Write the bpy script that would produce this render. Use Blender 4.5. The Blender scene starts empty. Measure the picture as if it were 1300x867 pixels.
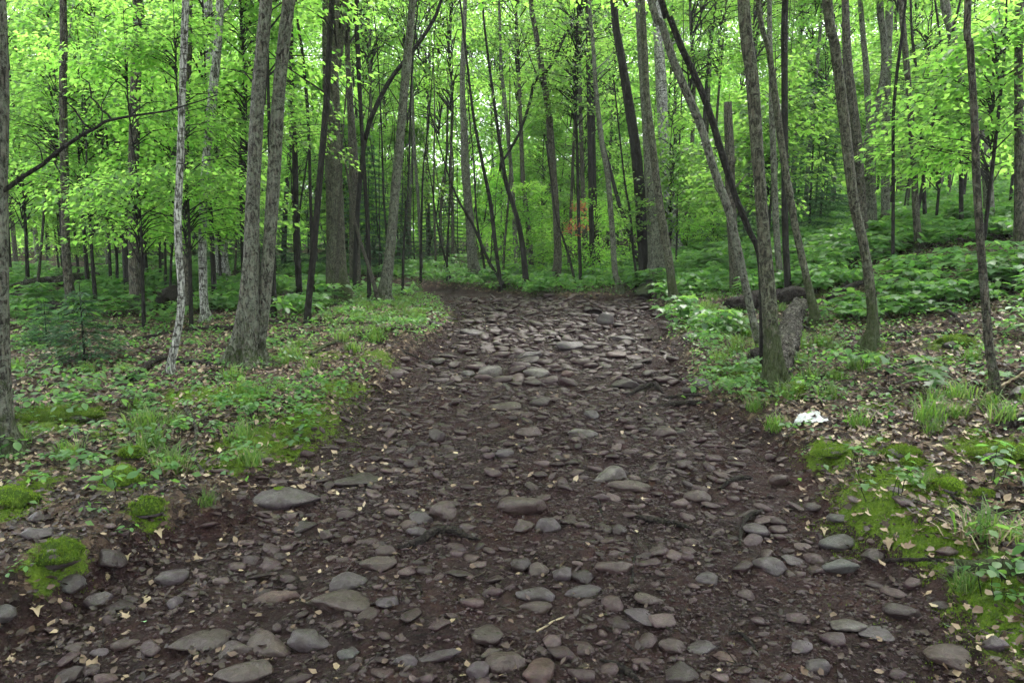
import bpy, math, random
import numpy as np
from mathutils import Vector, Matrix

# ---------------------------------------------------------------- camera, sky, sun, exposure
S = bpy.context.scene
COL = S.collection
CAM_Z = 1.5
PITCH = math.radians(7.4)
FPX = 950.0
cam_d = bpy.data.cameras.new('camera')
cam = bpy.data.objects.new('camera', cam_d)
COL.objects.link(cam)
cam.location = (0, 0, CAM_Z)
cam.rotation_euler = (math.pi/2 - PITCH, 0, 0)
cam_d.sensor_width = 36.0
cam_d.lens = 36.0*FPX/1300.0
cam_d.clip_start = 0.05
cam_d.clip_end = 600
S.camera = cam

SUN_EL, SUN_AZ = math.radians(58), math.radians(25)     # azimuth from +y towards +x (light comes from ahead, right)
w = bpy.data.worlds.new('World'); S.world = w; w.use_nodes = True
nt = w.node_tree; nt.nodes.clear()
sky = nt.nodes.new('ShaderNodeTexSky'); sky.sky_type = 'NISHITA'; sky.sun_disc = False
sky.sun_elevation = SUN_EL; sky.sun_rotation = SUN_AZ
sky.dust_density = 4.0; sky.air_density = 1.0
mixc = nt.nodes.new('ShaderNodeMix'); mixc.data_type = 'RGBA'
mixc.inputs[0].default_value = 0.82
mixc.inputs[7].default_value = (9.0, 9.2, 9.7, 1)          # overcast cloud layer, uniform
bg = nt.nodes.new('ShaderNodeBackground'); bg.inputs[1].default_value = 0.15
wo = nt.nodes.new('ShaderNodeOutputWorld')
nt.links.new(sky.outputs[0], mixc.inputs[6]); nt.links.new(mixc.outputs[2], bg.inputs[0]); nt.links.new(bg.outputs[0], wo.inputs[0])
sd = bpy.data.lights.new('sun', 'SUN'); sd.energy = 1.5; sd.angle = math.radians(11); sd.color = (1, 0.97, 0.92)
sun = bpy.data.objects.new('sun', sd); COL.objects.link(sun)
sdir = Vector((math.sin(SUN_AZ)*math.cos(SUN_EL), math.cos(SUN_AZ)*math.cos(SUN_EL), math.sin(SUN_EL)))
sun.rotation_euler = sdir.to_track_quat('Z', 'Y').to_euler()
S.view_settings.view_transform = 'Standard'; S.view_settings.look = 'None'
S.view_settings.gamma = 1; S.view_settings.exposure = 1.86
S.view_settings.use_curve_mapping = False
cy = S.cycles
cy.max_bounces = 9; cy.diffuse_bounces = 7; cy.glossy_bounces = 2; cy.transmission_bounces = 7
cy.transparent_max_bounces = 4; cy.caustics_reflective = False; cy.caustics_refractive = False
cy.use_adaptive_sampling = True; cy.adaptive_threshold = 0.03
cy.use_denoising = True
try: cy.denoiser = 'OPENIMAGEDENOISE'
except Exception: pass
S.render.use_persistent_data = False

rng = np.random.default_rng(7)
R_ = random.Random(7)

# ---------------------------------------------------------------- noise, terrain height
def _hash(ix, iy, s):
    h = (ix.astype(np.int64)*374761393 + iy.astype(np.int64)*668265263 + s*1442695041) & 0xffffffff
    h = ((h ^ (h >> 13))*1274126177) & 0xffffffff
    return ((h ^ (h >> 16)) & 0xffff)/65535.0
def vnoise(x, y, s=0):
    x = np.asarray(x, float); y = np.asarray(y, float)
    ix = np.floor(x); iy = np.floor(y); fx = x-ix; fy = y-iy
    fx = fx*fx*(3-2*fx); fy = fy*fy*(3-2*fy)
    a = _hash(ix, iy, s); b = _hash(ix+1, iy, s); c = _hash(ix, iy+1, s); d = _hash(ix+1, iy+1, s)
    return (a+(b-a)*fx)*(1-fy)+(c+(d-c)*fx)*fy
def fbm(x, y, s=0, o=4):
    t = 0; a = .5; f = 1.0; n = 0
    for k in range(o):
        t = t+a*vnoise(x*f+k*17.3, y*f-k*9.1, s+k); n += a; a *= .5; f *= 2.03
    return t/n
def sstep(a, b, x):
    t = np.clip((x-a)/(b-a), 0, 1); return t*t*(3-2*t)

# trail edges: y -> x left, x right (metres); past y = 14 the trail bends left
EY = np.array([-10, 1.0, 2.6, 3.3, 4.0, 5.2, 6.5, 8.0, 10.0, 12.0, 14.0])
EL = np.array([-2.3, -2.3, -2.0, -1.75, -1.5, -1.35, -1.3, -1.15, -1.0, -1.05, -1.4])
ER = np.array([2.0, 1.9, 1.75, 1.75, 1.8, 1.8, 1.7, 1.8, 2.15, 2.5, 2.9])
CTR = np.array([[.4, -10], [.3, 2], [.25, 5], [.4, 8], [.7, 11], [.5, 13.5], [-.8, 15.3], [-3.5, 16.8], [-8, 19], [-16, 24], [-30, 33]], float)
def trail_mask(x, y):
    x = np.asarray(x, float); y = np.asarray(y, float)
    wob = (fbm(x*1.3, y*1.3, 31, 3)-.5)*.5
    l = np.interp(y, EY, EL); r = np.interp(y, EY, ER)
    d1 = np.minimum(x-l, r-x)+wob
    d1 = np.where(y > 13.6, np.minimum(d1, (14.6-y)), d1)
    dm = np.full(np.broadcast(x, y).shape, 1e9)
    for i in range(5, len(CTR)-1):
        a = CTR[i]; b = CTR[i+1]; ab = b-a
        t = np.clip(((x-a[0])*ab[0]+(y-a[1])*ab[1])/(ab@ab), 0, 1)
        dm = np.minimum(dm, np.hypot(x-a[0]-t*ab[0], y-a[1]-t*ab[1]))
    d2 = 1.15-dm+wob
    return sstep(-.18, .22, np.maximum(d1, d2))
def softp(t, k=2.0):
    return np.log1p(np.exp(np.clip(t*k, -30, 30)))/k
def H0(x, y):
    x = np.asarray(x, float); y = np.asarray(y, float)
    z = .03*np.clip(y, 0, 15)+.035*np.clip(y-16, 0, 60)
    rs = softp(x-2.7)*.24
    rs = 3.2*np.tanh(rs/3.2)
    z = z+rs*sstep(0, 9, y+3)
    z = z-.012*softp(-x-7)
    return z
def H(x, y):
    x = np.asarray(x, float); y = np.asarray(y, float)
    m = trail_mask(x, y)
    z = H0(x, y)
    bank = .13*(1-m)
    n1 = (fbm(x*.45, y*.45, 3, 3)-.5)*.34*(1-m)
    n2 = (fbm(x*2.1, y*2.1, 5, 3)-.5)*.10
    n3 = (fbm(x*9, y*9, 8, 3)-.5)*.045
    n4 = (np.abs(vnoise(x*24+3, y*24, 91)-.5)-.25)*.026+(vnoise(x*47, y*47, 92)-.5)*.013
    return z+bank+n1+n2+n3+n4-.05*m

cp, sp = math.cos(PITCH), math.sin(PITCH)
def ray(px, py):
    a = (px-650.0)/FPX; b = (433.5-py)/FPX
    return np.array([a, cp+b*sp, -sp+b*cp])
_T = np.concatenate([np.arange(1.2, 12, .02), np.arange(12, 60, .1)])
def at(px, py):
    d = ray(px, py)
    X = d[0]*_T; Y = d[1]*_T; Z = CAM_Z+d[2]*_T
    g = Z-H(X, Y)
    k = np.nonzero(g < 0)[0]
    i = k[0] if len(k) else len(_T)-1
    i = max(i, 1)
    t = _T[i-1]+(_T[i]-_T[i-1])*(g[i-1]/max(g[i-1]-g[i], 1e-9)) if len(k) else 40
    return np.array([d[0]*t, d[1]*t, CAM_Z+d[2]*t])
def at_depth(px, py, y):
    d = ray(px, py); t = y/d[1]
    return np.array([d[0]*t, y, CAM_Z+d[2]*t])

# ---------------------------------------------------------------- mesh + object helpers
def mesh(name, V, F, mat=None, smooth=False, attrs=None, mats=None, midx=None):
    V = np.asarray(V, np.float32); F = np.asarray(F, np.int32)
    m = bpy.data.meshes.new(name)
    k = F.shape[1]
    m.vertices.add(len(V)); m.vertices.foreach_set('co', V.ravel())
    m.loops.add(F.size); m.loops.foreach_set('vertex_index', F.ravel())
    m.polygons.add(len(F)); m.polygons.foreach_set('loop_start', np.arange(0, F.size, k, dtype=np.int32))
    if smooth: m.polygons.foreach_set('use_smooth', np.ones(len(F), bool))
    for mm in (mats or ([mat] if mat else [])): m.materials.append(mm)
    if midx is not None: m.polygons.foreach_set('material_index', np.asarray(midx, np.int32))
    if attrs:
        for n, a in attrs.items():
            at_ = m.color_attributes.new(n, 'FLOAT_COLOR', 'POINT')
            at_.data.foreach_set('color', np.asarray(a, np.float32).ravel())
    m.update(calc_edges=True)
    return m
def obj(name, me, parent=None, loc=None, rot=None, scale=None):
    o = bpy.data.objects.new(name, me); COL.objects.link(o)
    if parent is not None: o.parent = parent
    if loc is not None: o.location = [float(v) for v in loc]
    if rot is not None: o.rotation_euler = rot
    if scale is not None: o.scale = scale
    return o
def tag(o, label=None, cat=None, group=None, kind=None):
    if label: o['label'] = label
    if cat: o['category'] = cat
    if group: o['group'] = group
    if kind: o['kind'] = kind
    return o
def empty(name, loc, rz=0, **k):
    o = bpy.data.objects.new(name, None); COL.objects.link(o)
    o.empty_display_size = .1
    o.location = [float(v) for v in loc]; o.rotation_euler = (0, 0, rz)
    return tag(o, **k)
def cat_parts(parts):
    Vs, Fs, n = [], [], 0
    for V, F in parts:
        Vs.append(V); Fs.append(np.asarray(F)+n); n += len(V)
    return np.concatenate(Vs), np.concatenate(Fs)

def tube(P, Rr, sides=8, cap=True, bump=0, seed=0, lobes=0):
    """tapered tube through the points P (n,3) with radii Rr; quads."""
    P = np.asarray(P, float); Rr = np.asarray(Rr, float); n = len(P)
    T = np.gradient(P, axis=0); T /= np.linalg.norm(T, axis=1)[:, None]+1e-9
    ref = np.array([1., 0, 0]) if abs(T[:, 0]).mean() < .8 else np.array([0, 1., 0])
    A = np.cross(T, ref); A /= np.linalg.norm(A, axis=1)[:, None]+1e-9
    B = np.cross(T, A)
    th = np.linspace(0, 2*math.pi, sides, endpoint=False)
    rr = Rr[:, None]*np.ones((1, sides))
    if bump:
        L = np.concatenate([[0], np.cumsum(np.linalg.norm(np.diff(P, axis=0), axis=1))])
        u = np.cos(th)[None]*3+seed*3.1; v = np.sin(th)[None]*3
        nz = (vnoise(u+L[:, None]*2.2, v+7*seed+L[:, None]*.5, seed)-.5)+.6*(vnoise(th[None]*5+0*L[:, None]+seed, L[:, None]*9, seed+5)-.5)
        rr = rr*(1+bump*nz)
    if lobes:
        k = np.linspace(0, 1, n)
        fl = np.clip(1-k/.12, 0, 1)**2
        rr = rr*(1+fl[:, None]*lobes*1.7*(np.cos(th*4+seed)[None]*.5+np.cos(th*7+seed*2)[None]*.3))
    V = P[:, None, :]+rr[..., None]*(np.cos(th)[None, :, None]*A[:, None, :]+np.sin(th)[None, :, None]*B[:, None, :])
    V = V.reshape(-1, 3)
    i = np.arange(n-1)[:, None]*sides; j = np.arange(sides)[None]; j2 = (j+1) % sides
    F = np.stack([i+j, i+j2, i+sides+j2, i+sides+j], -1).reshape(-1, 4)
    if cap:
        c = len(V); V = np.concatenate([V, P[[0]], P[[-1]]])
        q = np.arange(0, sides, 2)
        F = np.concatenate([F, np.stack([np.full(len(q), c), (q+2) % sides, (q+1) % sides, q], -1),
                            np.stack([np.full(len(q), c+1), (n-1)*sides+q, (n-1)*sides+(q+1) % sides, (n-1)*sides+(q+2) % sides], -1)])
    return V, F
def spline(P, step):
    """Catmull-Rom resample of rows (x,y,z,r...)"""
    P = np.asarray(P, float)
    Q = np.concatenate([[2*P[0]-P[1]], P, [2*P[-1]-P[-2]]])
    out = []
    for i in range(1, len(Q)-2):
        L = np.linalg.norm(Q[i+1, :3]-Q[i, :3]); n = max(2, int(L/step))
        t = np.linspace(0, 1, n, endpoint=False)[:, None]
        a, b, c, d = Q[i-1], Q[i], Q[i+1], Q[i+2]
        out.append(.5*((2*b)+(-a+c)*t+(2*a-5*b+4*c-d)*t*t+(-a+3*b-3*c+d)*t**3))
    out.append(P[[-1]])
    return np.concatenate(out)

def rots(yaw, pitch, roll):
    """R = Rz(yaw) Rx(pitch) Ry(roll), batched"""
    cy_, sy = np.cos(yaw), np.sin(yaw); cx, sx = np.cos(pitch), np.sin(pitch); cr, sr = np.cos(roll), np.sin(roll)
    o = np.zeros_like(yaw); e = np.ones_like(yaw)
    Z = np.stack([cy_, -sy, o, sy, cy_, o, o, o, e], -1).reshape(-1, 3, 3)
    X = np.stack([e, o, o, o, cx, -sx, o, sx, cx], -1).reshape(-1, 3, 3)
    Y = np.stack([cr, o, sr, o, e, o, -sr, o, cr], -1).reshape(-1, 3, 3)
    return Z@X@Y
def scatter(tv, tf, Rm, pos, scale):
    scale = np.asarray(scale, float)
    if scale.ndim == 1: scale = scale[:, None]*np.ones((1, 3))
    V = np.einsum('nij,nvj->nvi', Rm, tv[None]*scale[:, None, :])+pos[:, None, :]
    n, k = len(pos), len(tv)
    F = (tf[None]+(np.arange(n)*k)[:, None, None]).reshape(-1, tf.shape[1])
    return V.reshape(-1, 3), F

# leaf templates, tip towards +y
LV = np.array([(0, 0, 0), (.33, .42, .07), (0, 1, -.1), (0, .5, -.02), (-.33, .42, .07)], float)
LF = np.array([(0, 1, 2, 3), (0, 3, 2, 4)])
_mo = [(0, 0), (.3, -.05), (.42, .12), (.3, .22), (.66, .5), (.3, .5), (.22, .66), (0, 1), (-.22, .66), (-.3, .5), (-.66, .5), (-.3, .22), (-.42, .12), (-.3, -.05)]
MV = np.array([(0, .3, 0)]+[(a, b, .10*abs(a)-.12*max(b-.3, 0)) for a, b in _mo], float)
MF = np.array([(0, i, i+1) for i in range(1, len(_mo))]+[(0, len(_mo), 1)])
_ell = [(0, 0), (.2, .15), (.33, .42), (.28, .68), (0, 1), (-.28, .68), (-.33, .42), (-.2, .15)]
EV = np.array([(0, .45, -.05)]+[(a, b, .12*abs(a)-.15*b*b) for a, b in _ell], float)
EF = np.array([(0, i, i+1) for i in range(1, 8)]+[(0, 8, 1)])
# ---------------------------------------------------------------- materials
def mat(name):
    m = bpy.data.materials.new(name); m.use_nodes = True
    n = m.node_tree; n.nodes.clear()
    return m, n
def nd(n, t, **k):
    x = n.nodes.new(t)
    for a, v in k.items(): setattr(x, a, v)
    return x
def ramp(n, stops, src=None):
    r = nd(n, 'ShaderNodeValToRGB')
    e = r.color_ramp.elements
    while len(e) < len(stops): e.new(.5)
    for i, (p, c) in enumerate(stops):
        e[i].position = p; e[i].color = (*c, 1) if len(c) == 3 else c
    if src is not None: n.links.new(src, r.inputs[0])
    return r.outputs[0]
def noise(n, co, scale, detail=4, rough=.6, dist=0):
    x = nd(n, 'ShaderNodeTexNoise'); x.inputs['Scale'].default_value = scale
    x.inputs['Detail'].default_value = detail; x.inputs['Roughness'].default_value = rough
    x.inputs['Distortion'].default_value = dist
    if co is not None: n.links.new(co, x.inputs['Vector'])
    return x.outputs['Fac']
def mixc_(n, f, a, b, mode='MIX'):
    x = nd(n, 'ShaderNodeMix'); x.data_type = 'RGBA'; x.blend_type = mode
    for s, v in ((x.inputs[0], f), (x.inputs[6], a), (x.inputs[7], b)):
        if isinstance(v, (int, float)): s.default_value = v
        elif isinstance(v, tuple): s.default_value = (*v, 1)
        else: n.links.new(v, s)
    return x.outputs[2]
def math_(n, op, a, b=0.0, c=None):
    x = nd(n, 'ShaderNodeMath', operation=op)
    for i, v in enumerate((a, b) if c is None else (a, b, c)):
        if isinstance(v, (int, float)): x.inputs[i].default_value = v
        else: n.links.new(v, x.inputs[i])
    return x.outputs[0]
def coords(n, scale=(1, 1, 1), kind='Object'):
    tc = nd(n, 'ShaderNodeTexCoord'); mp = nd(n, 'ShaderNodeMapping'); mp.inputs['Scale'].default_value = scale
    n.links.new(tc.outputs[kind], mp.inputs[0]); return mp.outputs[0]
def bsdf(n, col, rough=.7, bump=None, bs=.3, bd=.01, spec=.5, extra=None):
    p = nd(n, 'ShaderNodeBsdfPrincipled'); o = nd(n, 'ShaderNodeOutputMaterial')
    if isinstance(col, tuple): p.inputs['Base Color'].default_value = (*col, 1)
    else: n.links.new(col, p.inputs['Base Color'])
    if isinstance(rough, (int, float)): p.inputs['Roughness'].default_value = rough
    else: n.links.new(rough, p.inputs['Roughness'])
    p.inputs['Specular IOR Level'].default_value = spec
    if bump is not None:
        b = nd(n, 'ShaderNodeBump'); b.inputs['Strength'].default_value = bs; b.inputs['Distance'].default_value = bd
        n.links.new(bump, b.inputs['Height']); n.links.new(b.outputs[0], p.inputs['Normal'])
    n.links.new(p.outputs[0], o.inputs[0])
    return p
def rnd_island(n):
    g = nd(n, 'ShaderNodeNewGeometry'); i = nd(n, 'ShaderNodeObjectInfo')
    return math_(n, 'FRACT', math_(n, 'ADD', g.outputs['Random Per Island'], i.outputs['Random'])), i.outputs['Random']

def leaf_mat(name, dcols, tcols, trans=.5, rough=.45, spec=.35):
    """two-sided leaf: reflects dcols, passes tcols"""
    m, n = mat(name)
    r, ob = rnd_island(n)
    c = ramp(n, [(0, dcols[0]), (.5, dcols[1]), (1, dcols[2])], r)
    t = ramp(n, [(0, tcols[0]), (.5, tcols[1]), (1, tcols[2])], r)
    v = math_(n, 'MULTIPLY_ADD', ob, .5, .75)
    hs = nd(n, 'ShaderNodeHueSaturation'); n.links.new(c, hs.inputs['Color']); n.links.new(v, hs.inputs['Value'])
    h2 = nd(n, 'ShaderNodeHueSaturation'); n.links.new(t, h2.inputs['Color']); n.links.new(v, h2.inputs['Value'])
    p = nd(n, 'ShaderNodeBsdfPrincipled'); n.links.new(hs.outputs[0], p.inputs['Base Color'])
    p.inputs['Roughness'].default_value = rough; p.inputs['Specular IOR Level'].default_value = spec
    tr = nd(n, 'ShaderNodeBsdfTranslucent'); n.links.new(h2.outputs[0], tr.inputs[0])
    mx = nd(n, 'ShaderNodeMixShader'); mx.inputs[0].default_value = trans
    n.links.new(p.outputs[0], mx.inputs[1]); n.links.new(tr.outputs[0], mx.inputs[2])
    o = nd(n, 'ShaderNodeOutputMaterial'); n.links.new(mx.outputs[0], o.inputs[0])
    return m
M = {}
M['leaf'] = leaf_mat('canopy_leaf', [(.055, .13, .035), (.08, .17, .045), (.12, .21, .05)], [(.25, .54, .08), (.36, .67, .11), (.50, .77, .155)], .70, .36, .5)
M['leaf_near'] = leaf_mat('maple_leaf', [(.05, .14, .025), (.07, .18, .03), (.10, .22, .035)], [(.20, .46, .05), (.28, .58, .06), (.40, .70, .08)], .5)
M['leaf_low'] = leaf_mat('shrub_leaf', [(.035, .10, .028), (.06, .15, .04), (.11, .21, .06)], [(.14, .36, .06), (.22, .48, .08), (.32, .58, .10)], .45, .4, .4)
M['grass'] = leaf_mat('grass_blade', [(.05, .11, .025), (.075, .145, .035), (.13, .16, .06)], [(.16, .36, .04), (.22, .42, .05), (.3, .36, .1)], .4, .5, .3)
M['needle'] = leaf_mat('fir_needle', [(.018, .06, .025), (.025, .08, .03), (.04, .10, .035)], [(.04, .12, .03), (.05, .15, .03), (.06, .18, .04)], .25, .5, .3)
M['sunlit_leaf'] = leaf_mat('sunlit_leaf_tint', [(.09, .22, .03), (.12, .27, .04), (.17, .31, .05)], [(.36, .76, .09), (.44, .82, .11), (.54, .86, .14)], .6, .4, .3)  # brighter than the canopy leaf: sunlight on the bushes put into the colour
M['red_leaf'] = leaf_mat('red_leaf', [(.45, .13, .09), (.5, .18, .11), (.5, .26, .12)], [(.6, .15, .08), (.7, .2, .1), (.7, .3, .12)], .5)
M['fresh_fallen'] = leaf_mat('pale_green_leaf', [(.22, .36, .2), (.25, .4, .22), (.3, .45, .26)], [(.2, .4, .2)]*3, .2)

def litter_mat(name, stops):
    m, n = mat(name); r, ob = rnd_island(n)
    c = ramp(n, stops, r)
    co = coords(n, kind='Object')
    c = mixc_(n, .35, c, ramp(n, [(.3, (.5, .45, .4)), (.7, (1.2, 1.15, 1.1))], noise(n, co, 60, 3)), 'MULTIPLY')
    bsdf(n, c, .5, noise(n, co, 90, 3), .3, .002, .4)
    return m
M['litter'] = litter_mat('dead_leaf', [(0, (.018, .0105, .0095)), (.5, (.036, .021, .018)), (.78, (.065, .038, .03)), (.9, (.14, .09, .065)), (.97, (.30, .22, .15)), (1, (.4, .32, .22))])
M['litter_dry'] = litter_mat('dry_dead_leaf', [(0, (.03, .018, .015)), (.4, (.07, .042, .033)), (.65, (.14, .09, .066)), (.85, (.28, .20, .14)), (1, (.45, .36, .26))])
M['litter_pale'] = litter_mat('pale_dead_leaf', [(0, (.20, .14, .09)), (.5, (.28, .215, .145)), (1, (.36, .29, .20))])

def bark_mat(name, base, dark, lich, lich_amt=.5, moss=.6, furrow=1.0, birch=False, grain=.22):
    m, n = mat(name)
    co = coords(n, (1, 1, grain)); cs = coords(n, (1, 1, 1)); ob = nd(n, 'ShaderNodeObjectInfo')
    f0 = noise(n, co, 55, 8, .75, .5)
    vz = nd(n, 'ShaderNodeTexVoronoi', feature='DISTANCE_TO_EDGE'); vz.inputs['Scale'].default_value = 34
    wv = nd(n, 'ShaderNodeVectorMath', operation='ADD'); wn = nd(n, 'ShaderNodeTexNoise'); wn.inputs['Scale'].default_value = 30; n.links.new(co, wn.inputs['Vector'])
    ws_ = nd(n, 'ShaderNodeVectorMath', operation='SCALE'); ws_.inputs['Scale'].default_value = .05; n.links.new(wn.outputs['Color'], ws_.inputs[0])
    n.links.new(co, wv.inputs[0]); n.links.new(ws_.outputs[0], wv.inputs[1]); n.links.new(wv.outputs[0], vz.inputs['Vector'])
    crack = ramp(n, [(.0, (0, 0, 0)), (.22, (1, 1, 1))], vz.outputs['Distance'])
    f1 = math_(n, 'MULTIPLY_ADD', crack, .28, math_(n, 'MULTIPLY', f0, .72))
    f2 = noise(n, cs, 9, 6, .7)
    c = mixc_(n, ramp(n, [(.42, (0, 0, 0)), (.68, (1, 1, 1))], f1), dark, base)
    lm = ramp(n, [(.62-.22*lich_amt, (0, 0, 0)), (.72-.22*lich_amt, (1, 1, 1))], noise(n, cs, 19, 9, .82, 1.2))
    c = mixc_(n, math_(n, 'MULTIPLY', lm, .6), c, lich)
    if birch:
        cb = coords(n, (.35, .35, 2.6))
        bm = ramp(n, [(.56, (0, 0, 0)), (.62, (1, 1, 1))], noise(n, cb, 14, 4, .7, .3))
        c = mixc_(n, bm, c, dark)
    c = mixc_(n, .5, c, ramp(n, [(.3, (.55, .55, .55)), (.7, (1.3, 1.3, 1.3))], f2), 'MULTIPLY')
    # moss grows up from the foot of the trunk
    g = nd(n, 'ShaderNodeSeparateXYZ'); tc = nd(n, 'ShaderNodeTexCoord'); n.links.new(tc.outputs['Object'], g.inputs[0])
    zf = math_(n, 'MULTIPLY_ADD', g.outputs[2], -.9, 1.0*moss)
    mm = math_(n, 'ADD', math_(n, 'MAXIMUM', zf, -.22+.25*moss), math_(n, 'MULTIPLY_ADD', noise(n, cs, 13, 7, .78), 2.6, -1.5))
    mm = ramp(n, [(.25, (0, 0, 0)), (.5, (1, 1, 1))], mm)
    c = mixc_(n, math_(n, 'MULTIPLY', mm, .75), c, (.038, .055, .014))
    h = math_(n, 'ADD', math_(n, 'MULTIPLY', f1, furrow), math_(n, 'MULTIPLY', noise(n, cs, 70, 3), .35))
    bsdf(n, c, .85, h, 1.0, .04, .25)
    return m
M['bark_grey'] = bark_mat('grey_bark', (.13, .118, .095), (.016, .014, .011), (.24, .26, .205), .75, .7)
M['bark_brown'] = bark_mat('brown_bark', (.10, .084, .065), (.014, .012, .009), (.19, .20, .155), .6, .6)
M['bark_dark'] = bark_mat('dark_bark', (.026, .022, .019), (.008, .007, .006), (.075, .08, .065), .25, .3)
M['bark_birch'] = bark_mat('birch_bark', (.40, .40, .37), (.03, .026, .022), (.52, .53, .50), .6, .3, .5, True)
M['bark_mossy'] = bark_mat('mossy_bark', (.095, .088, .062), (.016, .015, .010), (.20, .215, .15), .65, 1.0)
M['dead_wood'] = bark_mat('wet_dead_wood', (.045, .034, .030), (.010, .007, .006), (.10, .09, .08), .2, .1, grain=.8)
M['rot_birch'] = bark_mat('rotting_birch_bark', (.055, .042, .034), (.010, .008, .006), (.33, .31, .27), .6, .15, 1.4, False, .9)

def stone_mat(name, stops, wet=.38):
    m, n = mat(name); r, ob = rnd_island(n)
    c = ramp(n, stops, r)
    co = coords(n, kind='Object')
    tcg = nd(n, 'ShaderNodeNewGeometry')
    mp = nd(n, 'ShaderNodeMapping'); n.links.new(tcg.outputs['Position'], mp.inputs[0])
    gp = mp.outputs[0]
    c = mixc_(n, .75, c, ramp(n, [(.3, (.35, .33, .33)), (.5, (.95, .95, .95)), (.7, (1.7, 1.65, 1.6))], noise(n, gp, 38, 8, .78, .3)), 'MULTIPLY')
    # mud film
    mud = ramp(n, [(.48, (0, 0, 0)), (.62, (1, 1, 1))], noise(n, gp, 11, 5, .7))
    c = mixc_(n, math_(n, 'MULTIPLY', mud, .6), c, (.023, .0112, .0110))
    rg = ramp(n, [(.3, (wet-.1,)*3), (.7, (wet+.25,)*3)], noise(n, gp, 22, 3))
    h = math_(n, 'ADD', noise(n, gp, 55, 6, .7), math_(n, 'MULTIPLY', noise(n, gp, 12, 3), 2.0))
    bsdf(n, c, rg, h, .7, .010, .4)
    return m
STOPS = [(0, (.017, .0080, .0088)), (.3, (.032, .0158, .0172)), (.55, (.043, .0222, .0240)), (.75, (.047, .0275, .0320)), (.9, (.062, .036, .037)), (1, (.088, .058, .060))]
M['stone'] = stone_mat('wet_trail_stone', STOPS)
def one_stone(name, c, wet=.36):
    s = [(0, tuple(v*.9 for v in c)), (1, tuple(v*1.12 for v in c))]
    return stone_mat(name, s, wet)
M['s_grey'] = one_stone('grey_stone', (.056, .044, .048))
M['s_green'] = one_stone('green_grey_stone', (.050, .046, .047))
M['s_purple'] = one_stone('purple_grey_stone', (.054, .040, .047))
M['s_brown'] = one_stone('brown_stone', (.052, .034, .032))
M['s_red'] = one_stone('reddish_stone', (.070, .038, .034))
M['s_dark'] = one_stone('dark_stone', (.028, .018, .0185))
M['s_pale'] = one_stone('pale_stone', (.092, .078, .074))
M['s_olive'] = one_stone('olive_slab', (.050, .035, .033))

def moss_mat(name):
    m, n = mat(name); g = nd(n, 'ShaderNodeNewGeometry'); p = g.outputs['Position']
    c = ramp(n, [(.3, (.018, .032, .006)), (.5, (.05, .09, .010)), (.72, (.11, .17, .018))], noise(n, p, 9, 6, .7))
    c = mixc_(n, .6, c, ramp(n, [(.3, (.45, .45, .45)), (.7, (1.4, 1.4, 1.4))], noise(n, p, 90, 4, .7)), 'MULTIPLY')
    bsdf(n, c, .9, noise(n, p, 160, 4, .7), 1.0, .012, .15)
    return m
M['moss'] = moss_mat('moss')
M['moss_tip'] = leaf_mat('moss_tip', [(.06, .105, .012), (.105, .165, .016), (.18, .24, .03)], [(.15, .3, .02), (.2, .36, .03), (.28, .42, .04)], .3, .7, .15)

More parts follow.
